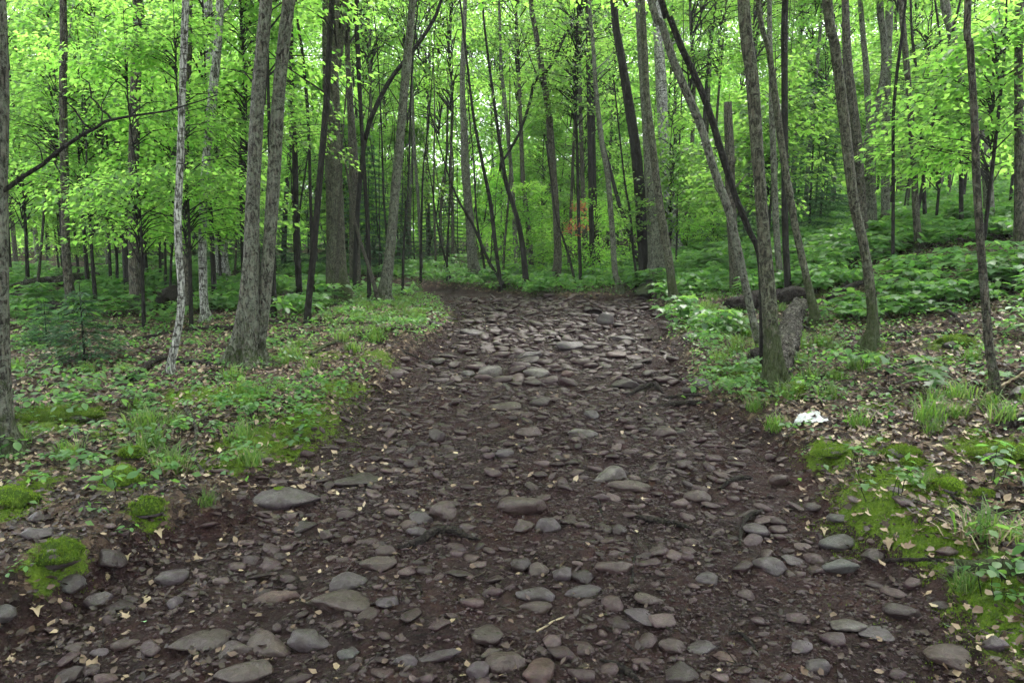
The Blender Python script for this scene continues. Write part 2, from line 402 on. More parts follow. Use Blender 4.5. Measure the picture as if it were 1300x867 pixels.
def ground_mat():
    m, n = mat('forest_ground'); g = nd(n, 'ShaderNodeNewGeometry'); p = g.outputs['Position']
    a = nd(n, 'ShaderNodeVertexColor'); a.layer_name = 'mask'
    s = nd(n, 'ShaderNodeSeparateColor'); n.links.new(a.outputs[0], s.inputs[0])
    dirt = ramp(n, [(.3, (.0115, .0046, .0044)), (.5, (.030, .0130, .0124)), (.7, (.060, .0285, .0265))], noise(n, p, 14, 8, .75))
    peb = nd(n, 'ShaderNodeTexVoronoi'); peb.inputs['Scale'].default_value = 75; n.links.new(p, peb.inputs['Vector'])
    pc = nd(n, 'ShaderNodeSeparateColor'); n.links.new(peb.outputs['Color'], pc.inputs[0])
    grit = ramp(n, [(.45, (.016, .0072, .0072)), (.8, (.038, .0205, .0205)), (1, (.066, .042, .042))], pc.outputs[0])
    dirt = mixc_(n, ramp(n, [(.45, (0, 0, 0)), (.6, (.8, .8, .8))], noise(n, p, 5, 4)), dirt, grit)
    v2 = nd(n, 'ShaderNodeTexVoronoi'); v2.inputs['Scale'].default_value = 24; v2.inputs['Randomness'].default_value = 1
    wp = nd(n, 'ShaderNodeVectorMath', operation='ADD'); nn = nd(n, 'ShaderNodeTexNoise'); nn.inputs['Scale'].default_value = 20
    n.links.new(p, nn.inputs['Vector']); n.links.new(p, wp.inputs[0])
    sc = nd(n, 'ShaderNodeVectorMath', operation='SCALE'); sc.inputs['Scale'].default_value = .06
    n.links.new(nn.outputs['Color'], sc.inputs[0]); n.links.new(sc.outputs[0], wp.inputs[1]); n.links.new(wp.outputs[0], v2.inputs['Vector'])
    lc = nd(n, 'ShaderNodeSeparateColor'); n.links.new(v2.outputs['Color'], lc.inputs[0])
    lit = ramp(n, [(0, (.022, .014, .012)), (.5, (.05, .03, .024)), (.8, (.10, .062, .045)), (1, (.24, .17, .12))], lc.outputs[0])
    lit = mixc_(n, .6, lit, ramp(n, [(.3, (.4, .4, .4)), (.7, (1.3, 1.3, 1.3))], noise(n, p, 45, 4)), 'MULTIPLY')
    nz = noise(n, p, 7, 5, .7)
    dirt = mixc_(n, .85, dirt, ramp(n, [(.3, (.55, .52, .52)), (.5, (1, 1, 1)), (.72, (1.6, 1.5, 1.45))], noise(n, p, 1.7, 5, .6)), 'MULTIPLY')
    pm = ramp(n, [(.42, (0, 0, 0)), (.58, (1, 1, 1))], math_(n, 'ADD', s.outputs[0], math_(n, 'MULTIPLY_ADD', nz, .8, -.4)))
    c = mixc_(n, pm, lit, dirt)
    ms = ramp(n, [(.3, (.04, .07, .008)), (.5, (.085, .14, .012)), (.72, (.16, .24, .02))], noise(n, p, 22, 6, .7))
    mm = ramp(n, [(.44, (0, 0, 0)), (.6, (1, 1, 1))], math_(n, 'ADD', s.outputs[1], math_(n, 'MULTIPLY_ADD', noise(n, p, 11, 7, .75), 2.0, -1.05)))
    c = mixc_(n, mm, c, ms)
    h = math_(n, 'ADD', math_(n, 'MULTIPLY', noise(n, p, 38, 6, .75), 1.0), math_(n, 'MULTIPLY', peb.outputs['Distance'], -.5))
    h = math_(n, 'ADD', h, math_(n, 'MULTIPLY', noise(n, p, 9, 4), 1.5))
    bsdf(n, c, ramp(n, [(.35, (.5,)*3), (.6, (.9,)*3)], noise(n, p, 3, 5)), h, 1.0, .035, .22)
    return m
M['ground'] = ground_mat()
m_, n_ = mat('white_sheet'); bsdf(n_, ramp(n_, [(.35, (.10, .085, .07)), (.5, (.45, .46, .48)), (.62, (.50, .53, .58))], noise(n_, coords(n_), 28, 6, .75)), .5); M['white'] = m_

# ---------------------------------------------------------------- ground sheet
def grow(a, b, fine, g=1.06, cap=2.5):
    out = [a]; s = fine
    while out[-1] < b: s = min(s*g, cap); out.append(out[-1]+s)
    return out
xs = np.arange(-3.3, 3.3, .023); xr = np.array(grow(3.3, 90, .023)); xs = np.concatenate([-xr[::-1], xs[1:], xr])
ys = np.concatenate([np.arange(1.6, 5.5, .022), np.arange(5.5, 8.0, .03)]); yf = np.array(grow(8.0, 130, .03, 1.012, 3)); yb = -np.array(grow(-1.6, 30, .03, 1.12, 4))[::-1]
ys = np.concatenate([yb[:-1], ys[:-1] if yb[-1] < 1.6 else ys[1:], yf])
ys = np.unique(np.round(ys, 4))
GX, GY = np.meshgrid(xs, ys)
GZ = H(GX, GY)
TM = trail_mask(GX, GY)
# moss beds: px, py, size m, strength
MOSS = [(330, 562, .36), (400, 530, .34), (365, 548, .25), (445, 495, .25), (480, 455, .3), (300, 585, .2), (430, 505, .25), (20, 625, .22), (5, 650, .2), (75, 530, .35), (155, 612, .16), (187, 648, .12),
        (78, 708, .15), (1110, 640, .26), (1090, 660, .24), (1140, 612, .25), (1060, 575, .22), (1275, 785, .30), (1255, 755, .2), (1260, 725, .22), (1270, 575, .3),
        (1205, 620, .15), (1170, 600, .2), (985, 500, .3), (1215, 436, .3), (310, 462, .35), (300, 500, .3), (560, 395, .4), (945, 480, .3), (250, 500, .3), (1210, 700, .15), (1160, 690, .15)]
MP = [(at(a, b), s) for a, b, s in MOSS]
def moss_mask(x, y):
    m = np.zeros(np.broadcast(x, y).shape)
    for p, s in MP: m = np.maximum(m, np.exp(-((x-p[0])**2+((y-p[1])*.75)**2)/(2*s*s*.44)))
    n = fbm(np.asarray(x)*2.3, np.asarray(y)*2.3, 77, 3)
    e = sstep(.55, .8, n)*.6*(1-trail_mask(x, y))
    return np.clip(np.maximum(m, e), 0, 1)
MM = moss_mask(GX, GY)
MM = np.where(TM > .6, MM*.5, MM)
ny, nx = GX.shape
V = np.stack([GX, GY, GZ], -1).reshape(-1, 3)
C = np.stack([TM, MM, TM*0, TM*0+1], -1).reshape(-1, 4)
i = np.arange(ny-1)[:, None]*nx+np.arange(nx-1)[None]
F = np.stack([i, i+1, i+nx+1, i+nx], -1).reshape(-1, 4)
fm = (TM[:-1, :-1] > .5).ravel()
def sub(V, F, C):
    u, inv = np.unique(F, return_inverse=True); return V[u], inv.reshape(F.shape), C[u]
a_, b_, c_ = sub(V, F[fm], C)
trail = tag(obj('trail', mesh('trail', a_, b_, M['ground'], True, {'mask': c_})), kind='structure', label='rocky dirt trail running uphill and bending left into the woods')
a_, b_, c_ = sub(V, F[~fm], C)
floor = tag(obj('forest_floor', mesh('forest_floor', a_, b_, M['ground'], True, {'mask': c_})), kind='structure', label='forest floor of wet leaf litter, moss and seedlings')
# ---------------------------------------------------------------- foliage building blocks
def spray_leaves(rg, origin, yaw, length, width, n, size, up=.12, droop=.25, tilt=.38):
    s = rg.random(n)**.8*length
    lat = (rg.random(n)*2-1)*width*(.25+.75*np.sin(np.clip(s/length, 0, 1)*math.pi*.8+.35))
    fx, fy = math.cos(yaw), math.sin(yaw)
    z = up*s-droop*s*s/length+rg.normal(0, .05, n)
    P = np.stack([origin[0]+fx*s-fy*lat, origin[1]+fy*s+fx*lat, origin[2]+z], -1)
    ly = yaw-math.pi/2+np.sign(lat)*rg.uniform(.2, 1.2, n)+rg.normal(0, .3, n)
    R = rots(ly, rg.normal(-.3, tilt, n), rg.normal(0, tilt, n))
    return P, R, rg.uniform(.7, 1.2, n)*size
def crown_mesh(seed, R, h0, h1, nspray, per, size, shape='oval', maple=0.0, cone=False, gap=.5):
    rg = np.random.default_rng(seed)
    Ps, Rs, Ss, tw = [], [], [], []
    ncl = max(4, int(nspray/5)); cl_h = rg.uniform(h0, h1, ncl); cl_a = rg.uniform(0, 2*math.pi, ncl)
    for k in range(nspray):
        c = rg.integers(ncl)
        h = np.clip(cl_h[c]+rg.normal(0, .12), h0, h1); a = cl_a[c]+rg.normal(0, .5)
        t = (h-h0)/(h1-h0+1e-6)
        prof = {'oval': math.sin(math.pi*min(.95, .12+.8*t))**.6, 'layer': 1-.65*t**1.5, 'top': .55+.45*math.sin(math.pi*t)}[shape]
        L = R*prof*rg.uniform(.45, 1.0); st = rg.uniform(.05, .35)*L
        o = np.array([math.cos(a)*st, math.sin(a)*st, h])
        ln = L-st*.5
        P, Rm, sz = spray_leaves(rg, o, a, ln, min(.55, .45*ln+.12), per, size, up=rg.uniform(-.05, .35), droop=rg.uniform(.1, .4)/max(1, ln))
        Ps.append(P); Rs.append(Rm); Ss.append(sz)
        e = o+np.array([math.cos(a)*ln, math.sin(a)*ln, .08*ln])
        tw.append(tube([(0, 0, h-.25*L), o+(0, 0, -.02), (o+e)/2+(0, 0, .05), e], [.012*R/1.5, .008*R/1.5, .005, .002], 3, False))
    P = np.concatenate(Ps); Rm = np.concatenate(Rs); sz = np.concatenate(Ss)
    V, F = scatter(LV, LF, Rm, P, sz)
    TV, TF = cat_parts(tw)
    return V, F, TV, TF
CROWNS, SAPS = [], []
for k in range(6):
    V, F, TV, TF = crown_mesh(100+k, 2.5, 0, 5.5, 115, 48, .095, 'oval')
    CROWNS.append((mesh('crown', V, F, M['leaf']), mesh('twigs', TV, TF, M['bark_dark'])))
for k in range(7):
    h = [3.2, 4.2, 5.2, 6.2, 4.8, 3.6, 5.6][k]
    V, F, TV, TF = crown_mesh(200+k, [1.3, 1.5, 1.8, 1.9, 1.6, 1.2, 1.7][k], h*[.3, .38, .36, .42, .3, .4, .45][k], h, 80, 50, .085, 'layer')
    P = spline([(0, 0, -.1, .022+.004*k), (.05*math.sin(k), .04, h*.4, .018), (-.04, .06*math.cos(k), h*.7, .012), (0, 0, h, .004)], .3)
    sv, sf = tube(P[:, :3], P[:, 3], 6, False, .1, k)
    SAPS.append((mesh('crown', V, F, M['leaf']), mesh('twigs', TV, TF, M['bark_dark']), mesh('trunk', sv, sf, M['bark_dark'], True), h))

def world_pts(pts, y0, lean=0.0, base=None):
    out = []
    z0 = None
    for i, (px, py, w_) in enumerate(pts):
        y = y0
        p = at_depth(px, py, y)
        if i == 0: z0 = p[2]
        if lean: p = at_depth(px, py, y0+lean*(p[2]-z0))
        d = ray(px, py); t = p[1]/d[1]
        out.append([p[0], p[1], p[2], w_*.5/FPX*t])
    return out
TREES = []
def limb(tree, origin, pts, y0, bark, lean=0, name='branch', sides=7, leafy=0, seed=1):
    W = np.array(world_pts(pts, y0, lean)); W[:, :3] -= origin
    P = spline(W, .08)
    rg = np.random.default_rng(seed)
    P[1:-1, :3] += rg.normal(0, .005, (len(P)-2, 3))
    v, f = tube(P[:, :3], P[:, 3], sides, True, .15, seed)
    return obj(name, mesh(name, v, f, M[bark], True), tree)
def traced_tree(label, bark, pts, depth=None, stems=(), height=11, crown=True, lean=0.0, near=False, cz=None, snag=False, flare=1.85, name='tree', group=None, cat='tree', lob=.35):
    seed = len(TREES)+1
    b = at(pts[0][0], pts[0][1])
    if depth is not None:
        b = at_depth(pts[0][0], pts[0][1], depth); b[2] = H(b[0], depth)
    y0 = float(b[1])
    t = empty(name, b, label=label, cat=cat, group=group)
    W = np.array(world_pts(pts, y0, lean)); W[0, :3] = b
    W[:, :3] -= b
    top = W[-1].copy(); d = (W[-1, :3]-W[-2, :3]); d /= np.linalg.norm(d); d = d*.6+np.array([0, 0, .4]); d /= np.linalg.norm(d)
    r0 = W[1, 3] if len(W) > 1 else W[0, 3]
    if not snag:
        zt = max(top[2]+1.5, height)
        while W[-1, 2] < zt-.2:
            q = W[-1].copy(); st = min(2.0, zt-W[-1, 2]); q[:3] += d*st+np.array([R_.uniform(-.12, .12), R_.uniform(-.1, .1), 0]); q[3] = max(.012, q[3]*(1-.16*st/1.0*.9))
            W = np.concatenate([W, [q]])
    # root flare below the first point
    W = np.concatenate([[[W[0, 0], W[0, 1], -.15, W[0, 3]*flare*1.02]], [[W[0, 0], W[0, 1], -.01, W[0, 3]*(1+.45*(flare-1))]], [[W[0, 0]+.3*(W[1, 0]-W[0, 0])*min(1, .14/max(.01, W[1, 2])), W[0, 1], min(.14, W[1, 2]*.45), W[0, 3]*.55+W[1, 3]*.5]], W[1:]])
    P = spline(W, .06 if near else .2)
    sides = 22 if near else 9
    v, f = tube(P[:, :3], np.maximum(P[:, 3], .004), sides, True, .16 if near else .12, seed, lob if near else .15)
    obj('trunk', mesh('trunk', v, f, M[bark], True), t)
    for k, s in enumerate(stems):
        Ws = np.array(world_pts(s, y0+(.06 if near else .12)*(k+1), lean)); Ws[:, :3] -= b
        d2 = Ws[-1, :3]-Ws[-2, :3]; d2 /= np.linalg.norm(d2)
        while Ws[-1, 2] < height*.8:
            q = Ws[-1].copy(); q[:3] += d2*1.5; q[3] *= .78; Ws = np.concatenate([Ws, [q]])
        Ps_ = spline(Ws, .08 if near else .2)
        v, f = tube(Ps_[:, :3], Ps_[:, 3], 16 if near else 8, True, .14, seed+40+k)
        obj('stem', mesh('stem', v, f, M[bark], True), t)
    if crown and (y0 < 8 or seed % 3 == 0):
        tp = P[-1, :3]; cm, tm = CROWNS[seed % len(CROWNS)]
        hz = tp[2]
        low = cz if cz is not None else max(3.2, hz*.45)
        sc = (hz+1.0-low)/5.5
        ax = P[np.argmin(abs(P[:, 2]-(low+hz)/2)), :3]
        sxy = R_.uniform(.75, 1.05)
        rz = R_.uniform(0, 6.28)
        for nm, me in (('crown', cm), ('twigs', tm)):
            o = obj(nm, me, t, (ax[0], ax[1], low), (0, 0, rz), (sxy, sxy, sc))
            if nm == 'twigs': o['kind'] = 'stuff'
    # two or three stub limbs
    for k in range(2 if not snag else 3):
        i0 = int(len(P)*R_.uniform(.35, .8)); a = R_.uniform(0, 6.28); L = R_.uniform(.5, 1.3) if not snag else .3
        r = P[i0, 3]*.3; p0 = P[i0, :3]
        q = [np.append(p0, r), np.append(p0+[math.cos(a)*L*.5, math.sin(a)*L*.5, L*.35], r*.7), np.append(p0+[math.cos(a)*L, math.sin(a)*L, L*.9], max(.003, r*.3))]
        q = spline(q, .12); v, f = tube(q[:, :3], q[:, 3], 6, True, .1, k)
        obj('branch', mesh('branch', v, f, M[bark], True), t)
    TREES.append((b[0], b[1], t, b, y0)); t['_s'] = label
    return t, b, y0

TT = traced_tree
# ---------------------------------------------------------------- traced trees, left of the trail
t1, b1, y1 = TT('lichen grey trunk cut off by the left edge, nearest tree on the left', 'bark_grey', [(0, 578, 50), (-3, 530, 36), (-5, 450, 30), (-6, 250, 28), (-7, 0, 26)], near=True, height=9, cz=4.6)
def arch(tree, b, y0):
    limb(tree, b, [(-4, 248, 6.5), (15, 236, 6), (50, 209, 5.5), (85, 184, 5), (118, 163, 4), (150, 152, 3.4), (190, 145, 2.6), (240, 134, 1.8), (275, 121, 1.1)], y0, 'bark_dark', seed=3)
    for k, q in enumerate([[(116, 164, 3), (100, 148, 2.4), (86, 130, 2), (72, 112, 1.5), (62, 95, 1)], [(142, 153, 3), (130, 140, 2.5), (117, 124, 2), (112, 105, 1.8), (105, 98, 1.4), (110, 90, 1)],
                           [(130, 158, 2), (128, 145, 1.5), (135, 120, 1.2), (150, 100, 1)], [(54, 204, 2), (50, 190, 1.3), (35, 172, 1)], [(68, 205, 2), (80, 222, 1.2), (92, 232, .8)]]):
        limb(tree, b, q, y0, 'bark_dark', name='branch', seed=10+k)
arch(t1, b1, y1)
TT('slim brown trunk with curved mossy foot, third tree from the left edge', 'bark_brown', [(92, 398, 18), (89, 375, 12), (84, 320, 10), (82, 220, 9.5), (80, 120, 9), (81, 50, 9), (80, 0, 8)], near=True, height=9)
TT('straight dark brown maple trunk between the dark snag and the slim birch', 'bark_brown', [(176, 398, 24), (172, 370, 15), (171, 330, 14), (169, 250, 12.5), (171, 150, 13), (174, 60, 11), (174, 0, 11)], near=True, height=11)
TT('broken dark snag leaning behind the straight brown maple trunk', 'bark_dark', [(165, 378, 12), (160, 320, 10), (157, 250, 8), (150, 190, 8), (147, 165, 7)], depth=13.5, snag=True, crown=False, cat='snag', name='dead_tree')
TT('slim pale birch with black collar at its foot, left of the double trunk', 'bark_birch', [(217, 474, 10), (221, 445, 9.5), (229, 400, 9.5), (230, 360, 9), (227, 322, 9), (226, 270, 9), (229, 200, 8.5), (232, 100, 8.5), (236, 0, 9)], near=True, height=8.5, lob=.1)
TT('thin grey brown trunk touching the slim pale birch from behind', 'bark_brown', [(240, 385, 9), (236, 330, 8), (234, 250, 8), (237, 150, 8), (240, 0, 9)], depth=11, height=10)
TT('whitest birch trunk with mossy foot beside the pale stones', 'bark_birch', [(262, 407, 15), (259, 385, 11), (257, 330, 10), (258, 270, 9.5), (262, 200, 10), (270, 120, 11), (279, 0, 9)], near=True, height=10, lob=.2)
TT('thick pale peeling trunk with exposed roots behind the whitest birch', 'bark_birch', [(284, 374, 26), (283, 350, 18), (279, 290, 15), (273, 200, 13), (270, 120, 12), (265, 30, 12), (263, 0, 12)], depth=14.5, height=12, near=True, lob=.6)
TT('slim dark stem between the whitest birch and the double trunk', 'bark_dark', [(311, 372, 9), (309, 300, 8), (307, 200, 8), (309, 100, 7), (307, 0, 7)], depth=12.5, height=10)
td, bd_, yd = TT('double trunked maple with mossy flared foot at left of the trail', 'bark_grey', [(311, 466, 48), (314, 430, 35), (317, 390, 28), (319, 330, 21), (321, 250, 17.5), (328, 120, 16), (338, 0, 14.5)],
   stems=[[(328, 440, 18), (335, 380, 17), (341, 320, 16), (346, 250, 16), (353, 130, 16), (360, 60, 15.5), (367, 0, 15)]], near=True, height=12, cz=4.6, lob=.5)
limb(td, bd_, [(352, 70, 7), (362, 50, 6), (370, 20, 5), (376, -20, 4)], yd, 'bark_grey')
TT('slim dark stem just right of the double trunked maple', 'bark_dark', [(380, 372, 8), (376, 290, 8), (374, 190, 7), (370, 100, 6), (369, 0, 6)], depth=13, height=10)
TT('curved dark stem leaning onto the thick mossy maple', 'bark_dark', [(391, 409, 8), (393, 370, 8), (398, 320, 8), (404, 250, 7.5), (410, 180, 8), (415, 120, 8), (419, 40, 7), (421, 0, 7)], near=True, height=8, lob=.1)
TT('thin bowed sapling between slim dark stem and curved dark stem', 'bark_dark', [(397, 350, 4), (394, 250, 4), (391, 150, 4), (383, 60, 4), (377, 20, 3)], depth=12, height=6, crown=False)
TT('thickest maple left of the trail bend with mossy flared roots', 'bark_mossy', [(433, 386, 44), (431, 368, 30), (427, 330, 24), (425, 250, 21), (421, 150, 20), (419, 60, 20), (420, 0, 22)],
   stems=[[(427, 90, 10), (433, 50, 9), (437, 10, 8)]], near=True, height=13, cz=5.4, lob=.5)
TT('grey trunk standing behind the thickest maple at its right', 'bark_brown', [(451, 362, 16), (450, 300, 14), (449, 220, 13), (445, 140, 9), (441, 60, 7), (440, 0, 7)], depth=15, height=11)
TT('slim dark sapling between thickest maple and the leaning grey maple', 'bark_dark', [(469, 384, 6), (468, 320, 5.5), (464, 240, 5), (459, 160, 5), (455, 80, 6), (452, 0, 5)], near=True, height=8, lob=.1)
TT('slanting stem crossing behind the leaning grey maple to the upper right', 'bark_dark', [(449, 355, 6), (454, 270, 6), (463, 180, 6), (480, 130, 6), (500, 95, 5.5), (520, 70, 5.5), (545, 35, 5), (562, -5, 4)], depth=14, height=6, crown=False)
TT('grey maple leaning right with moss at left verge of the trail', 'bark_grey', [(487, 385, 22), (490, 360, 15), (496, 310, 12.5), (502, 240, 12), (509, 165, 11), (516, 85, 11), (524, 0, 9)], near=True, height=11, cz=5.2, lob=.3)
# middle
TT('grey trunk at far left of trail bend, widest in the middle distance', 'bark_grey', [(603, 354, 22), (600, 330, 14), (597, 290, 11), (591, 220, 11), (589, 160, 9), (587, 100, 7)], height=10)
TT('thin leaning stem to the right of the grey bend trunk', 'bark_dark', [(640, 368, 4.5), (622, 335, 4), (600, 285, 3.5), (585, 260, 3), (570, 225, 2)], height=4, crown=False)
TT('bowed dark sapling with a kinked top over the trail bend', 'bark_dark', [(636, 369, 5), (630, 320, 5), (623, 260, 5), (616, 225, 4.5), (607, 180, 4), (600, 140, 3.5)], height=7, crown=False)
TT('dark stem leaning left, right neighbour of the bowed sapling', 'bark_dark', [(668, 367, 9), (663, 310, 7), (655, 272, 6), (643, 235, 5.5), (638, 205, 5), (630, 150, 4)], height=8)
TT('pale slim stem close behind the dark left leaning stem', 'bark_grey', [(657, 352, 8), (654, 300, 6), (650, 230, 5), (641, 130, 5), (636, 80, 4)], height=9)
TT('straight slim stem between left leaning stem and the curved branch', 'bark_brown', [(675, 350, 8), (671, 290, 6.5), (664, 230, 6), (661, 150, 5), (657, 60, 4), (655, 0, 3)], height=9)
tc_, bc_, yc_ = TT('tallest straight trunk in the middle behind the trail, crossed by a curved branch', 'bark_brown', [(704, 362, 15), (708, 330, 10), (706, 270, 9), (701, 200, 9), (696, 140, 8.5), (688, 90, 8), (680, 40, 6.5), (674, 0, 6)], height=11, near=True, lob=.2)
limb(tc_, bc_, [(690, 96, 3.5), (704, 76, 4), (716, 48, 4), (733, 22, 4), (746, 0, 4)], yc_, 'bark_dark', seed=5)
limb(tc_, bc_, [(690, 92, 4), (677, 107, 4), (673, 130, 4), (661, 165, 3.6), (648, 190, 3.2), (636, 208, 3), (635, 218, 2)], yc_-.2, 'bark_dark', seed=6)
TT('short thin stem leaning left beside the tall middle trunk', 'bark_dark', [(730, 365, 3.5), (722, 325, 3), (712, 295, 2.5), (705, 270, 2)], height=2.5, crown=False)
TT('thin upright stem left of the pair of grey stems', 'bark_dark', [(737, 363, 5), (735, 290, 4.5), (733, 200, 4), (730, 100, 3)], height=8)
TT('left one of the close pair of grey stems in mid forest', 'bark_brown', [(745, 349, 9), (742, 290, 7.5), (739, 210, 6), (736, 100, 5), (735, 20, 4)], height=10)
TT('right one of the close pair of grey stems in mid forest', 'bark_dark', [(753, 360, 7), (751, 290, 6.5), (749, 200, 6), (747, 100, 5.5), (745, 0, 5)], height=9)
TT('short dark stem touching the close pair of grey stems', 'bark_dark', [(760, 347, 8), (757, 290, 6), (754, 220, 6)], height=7)
TT('wavy pale stem with curved foot at right of the trail end', 'bark_grey', [(787, 371, 9), (781, 345, 7.5), (777, 290, 7), (772, 230, 6.5), (764, 180, 6.5), (757, 120, 6), (753, 60, 5), (748, 0, 4)], near=True, height=9, lob=.1)
TT('thin stem leaning left in front of the big dark trunk', 'bark_dark', [(813, 345, 7), (803, 305, 6), (792, 275, 5.5), (784, 252, 5)], height=3, crown=False)
TT('very thin upright sapling beside the big dark trunk', 'bark_dark', [(809, 364, 4), (804, 320, 3), (800, 270, 3), (793, 230, 2.5)], height=4, crown=False)
TT('big dark trunk leaning left behind the trail, left of the pale trunks', 'bark_dark', [(819, 362, 18), (817, 330, 14), (813, 260, 14), (807, 190, 13), (798, 130, 12), (789, 75, 10.5), (780, 10, 9)], near=True, height=13, lob=.2)
TT('thick grey trunk in the cluster at the right end of the trail', 'bark_grey', [(838, 362, 40), (836, 345, 28), (832, 290, 22), (827, 230, 17), (821, 170, 11), (817, 110, 10), (811, 0, 10)], near=True, height=13, lob=.5)
TT('mossy curved trunk standing in front of the thick grey cluster', 'bark_mossy', [(855, 388, 15), (853, 362, 11), (849, 330, 11), (842, 290, 11), (836, 250, 10), (829, 190, 9), (821, 120, 8), (818, 60, 8), (815, 0, 7)], near=True, height=10, lob=.2)
TT('straight white birch behind the thick grey cluster', 'bark_birch', [(862, 350, 20), (858, 310, 14), (850, 250, 13.5), (844, 190, 13.5), (840, 120, 14), (836, 50, 12.5), (834, 0, 12)], near=True, height=14, depth=20, lob=.1)
# right
TT('long grey stem leaning left across the view, foot by the near right trunk', 'bark_grey', [(966, 450, 12), (960, 425, 9.5), (948, 370, 9.5), (934, 305, 10), (924, 265, 10), (908, 220, 10), (888, 156, 10), (868, 110, 10), (852, 70, 10), (840, 30, 9), (826, 0, 9)], near=True, height=7.5, lob=.1)
TT('black bare dead pole leaning left against the near right trunk', 'bark_dark', [(972, 352, 6), (965, 333, 7), (950, 290, 7.5), (933, 248, 8), (915, 190, 8.5), (898, 135, 8.5), (880, 92, 8.5), (864, 58, 8.5), (850, 22, 8), (838, -5, 8)], depth=6.9, near=True, height=6, crown=False, name='leaning_pole', cat='dead pole', flare=1, lob=0)
TT('near right mossy trunk standing at the trail verge beside the white scrap', 'bark_mossy', [(985, 494, 40), (984, 470, 26), (980, 430, 20), (975, 370, 18), (968, 280, 15.5), (962, 200, 15), (955, 100, 16), (944, 0, 15)], near=True, height=9, cz=4.8, lob=.5)
TT('old grey trunk with a broken leafy top behind the leaning grey stem', 'bark_brown', [(935, 370, 18), (932, 330, 13), (928, 260, 13), (926, 190, 12), (924, 130, 10)], depth=12, snag=True, crown=False, name='dead_tree', cat='snag')
TT('curved dark mossy stem with swept foot beside the short mossy log', 'bark_mossy', [(1034, 413, 16), (1031, 385, 11), (1022, 345, 9), (1010, 290, 9), (1001, 240, 9), (993, 190, 8.5), (985, 130, 8.5), (976, 65, 7), (962, 0, 6)], near=True, height=8.5, lob=.15)
TT('slim straight dark trunk behind the curved mossy stem', 'bark_dark', [(1000, 374, 9), (997, 300, 8), (996, 200, 8.5), (996, 100, 8), (997, 0, 8)], height=9, near=True, lob=.1)
TT('hazy grey stem left of the slim straight dark trunk', 'bark_grey', [(990, 375, 9), (986, 300, 8), (982, 200, 8), (979, 100, 6.5), (977, 0, 6)], depth=12, height=10)
TT('mossy grey maple with swept foot right of the trail, pale lichen patches', 'bark_mossy', [(1104, 443, 22), (1108, 415, 13), (1105, 370, 11.5), (1096, 310, 11.5), (1085, 265, 12), (1078, 210, 12.5), (1070, 140, 13), (1060, 60, 12), (1050, 0, 12)], near=True, height=10, cz=5, lob=.3)
TT('grey trunk hidden half behind the mossy grey maple', 'bark_brown', [(1096, 300, 17), (1092, 250, 13.5), (1088, 180, 12), (1082, 130, 11.5), (1076, 80, 11), (1073, 0, 9)], depth=13, height=12)
TT('grey trunk forking like a letter Y on the right slope', 'bark_grey', [(1107, 275, 19), (1104, 240, 15), (1104, 190, 14), (1107, 155, 12), (1117, 120, 8.5), (1123, 80, 8.5), (1121, 40, 8), (1117, 0, 8)],
   stems=[[(1106, 165, 9), (1102, 135, 8), (1100, 90, 7.5), (1096, 50, 7), (1093, 15, 6)]], depth=14.5, height=12, near=True, lob=.1)
TT('straight grey trunk just right of the Y shaped fork', 'bark_grey', [(1125, 275, 13), (1124, 200, 10.5), (1126, 100, 9.5), (1129, 0, 9)], depth=15.5, height=12)
TT('thin dark bowed sapling rising beside the Y shaped fork', 'bark_dark', [(1136, 292, 4.5), (1134, 220, 4), (1134, 150, 4), (1139, 90, 4), (1146, 40, 4), (1150, 0, 3)], depth=11, height=7, crown=False)
TT('slim bowed brown trunk standing among the large leaved shrubs', 'bark_brown', [(1166, 318, 10), (1163, 270, 8.5), (1159, 190, 8), (1154, 120, 7.5), (1148, 50, 7), (1145, 0, 7)], near=True, height=10, lob=.1)
TT('thin stem to the right of the slim bowed brown trunk', 'bark_dark', [(1175, 280, 6), (1170, 180, 4.5), (1163, 90, 4), (1157, 30, 3)], depth=14, height=9)
TT('faint thin stem midway between bowed trunk and dark near sapling', 'bark_dark', [(1222, 262, 6), (1219, 180, 5), (1213, 125, 4), (1200, 90, 3)], depth=13, height=8)
TT('slender dark near trunk with a pale lichen patch, foot in leaf litter', 'bark_brown', [(1262, 502, 13), (1257, 450, 10), (1251, 385, 9.5), (1245, 310, 9.5), (1240, 230, 9.5), (1237, 150, 9), (1232, 60, 8.5), (1229, 0, 8)], near=True, height=8, cz=4.6, lob=.2)
TT('grey trunk crossing behind the slender near trunk at upper right', 'bark_grey', [(1257, 275, 14), (1252, 210, 12), (1243, 160, 11.5), (1226, 110, 11.5), (1215, 75, 12), (1206, 30, 11.5), (1199, 0, 11)], depth=12.5, height=11)
TT('dark trunk at the right edge of the picture on top of the slope', 'bark_brown', [(1297, 265, 14), (1294, 200, 11.5), (1293, 120, 10), (1294, 0, 9)], depth=10.5, height=11)
# far, thin, traced only roughly
_far = [(20, 330, 5), (48, 335, 5), (118, 325, 5), (135, 330, 4), (200, 330, 5), (360, 340, 6), (466, 335, 4), (475, 330, 5), (520, 338, 4), (535, 335, 4), (560, 337, 4), (545, 330, 5), (575, 340, 4), (700, 345, 3), (722, 340, 4),
        (770, 345, 4), (868, 345, 6), (880, 340, 5), (893, 338, 8), (905, 335, 4), (945, 330, 5), (1020, 318, 5), (1040, 310, 4), (1055, 305, 5), (1145, 280, 5), (1190, 262, 5), (1205, 255, 4), (1275, 255, 5), (1285, 250, 4)]
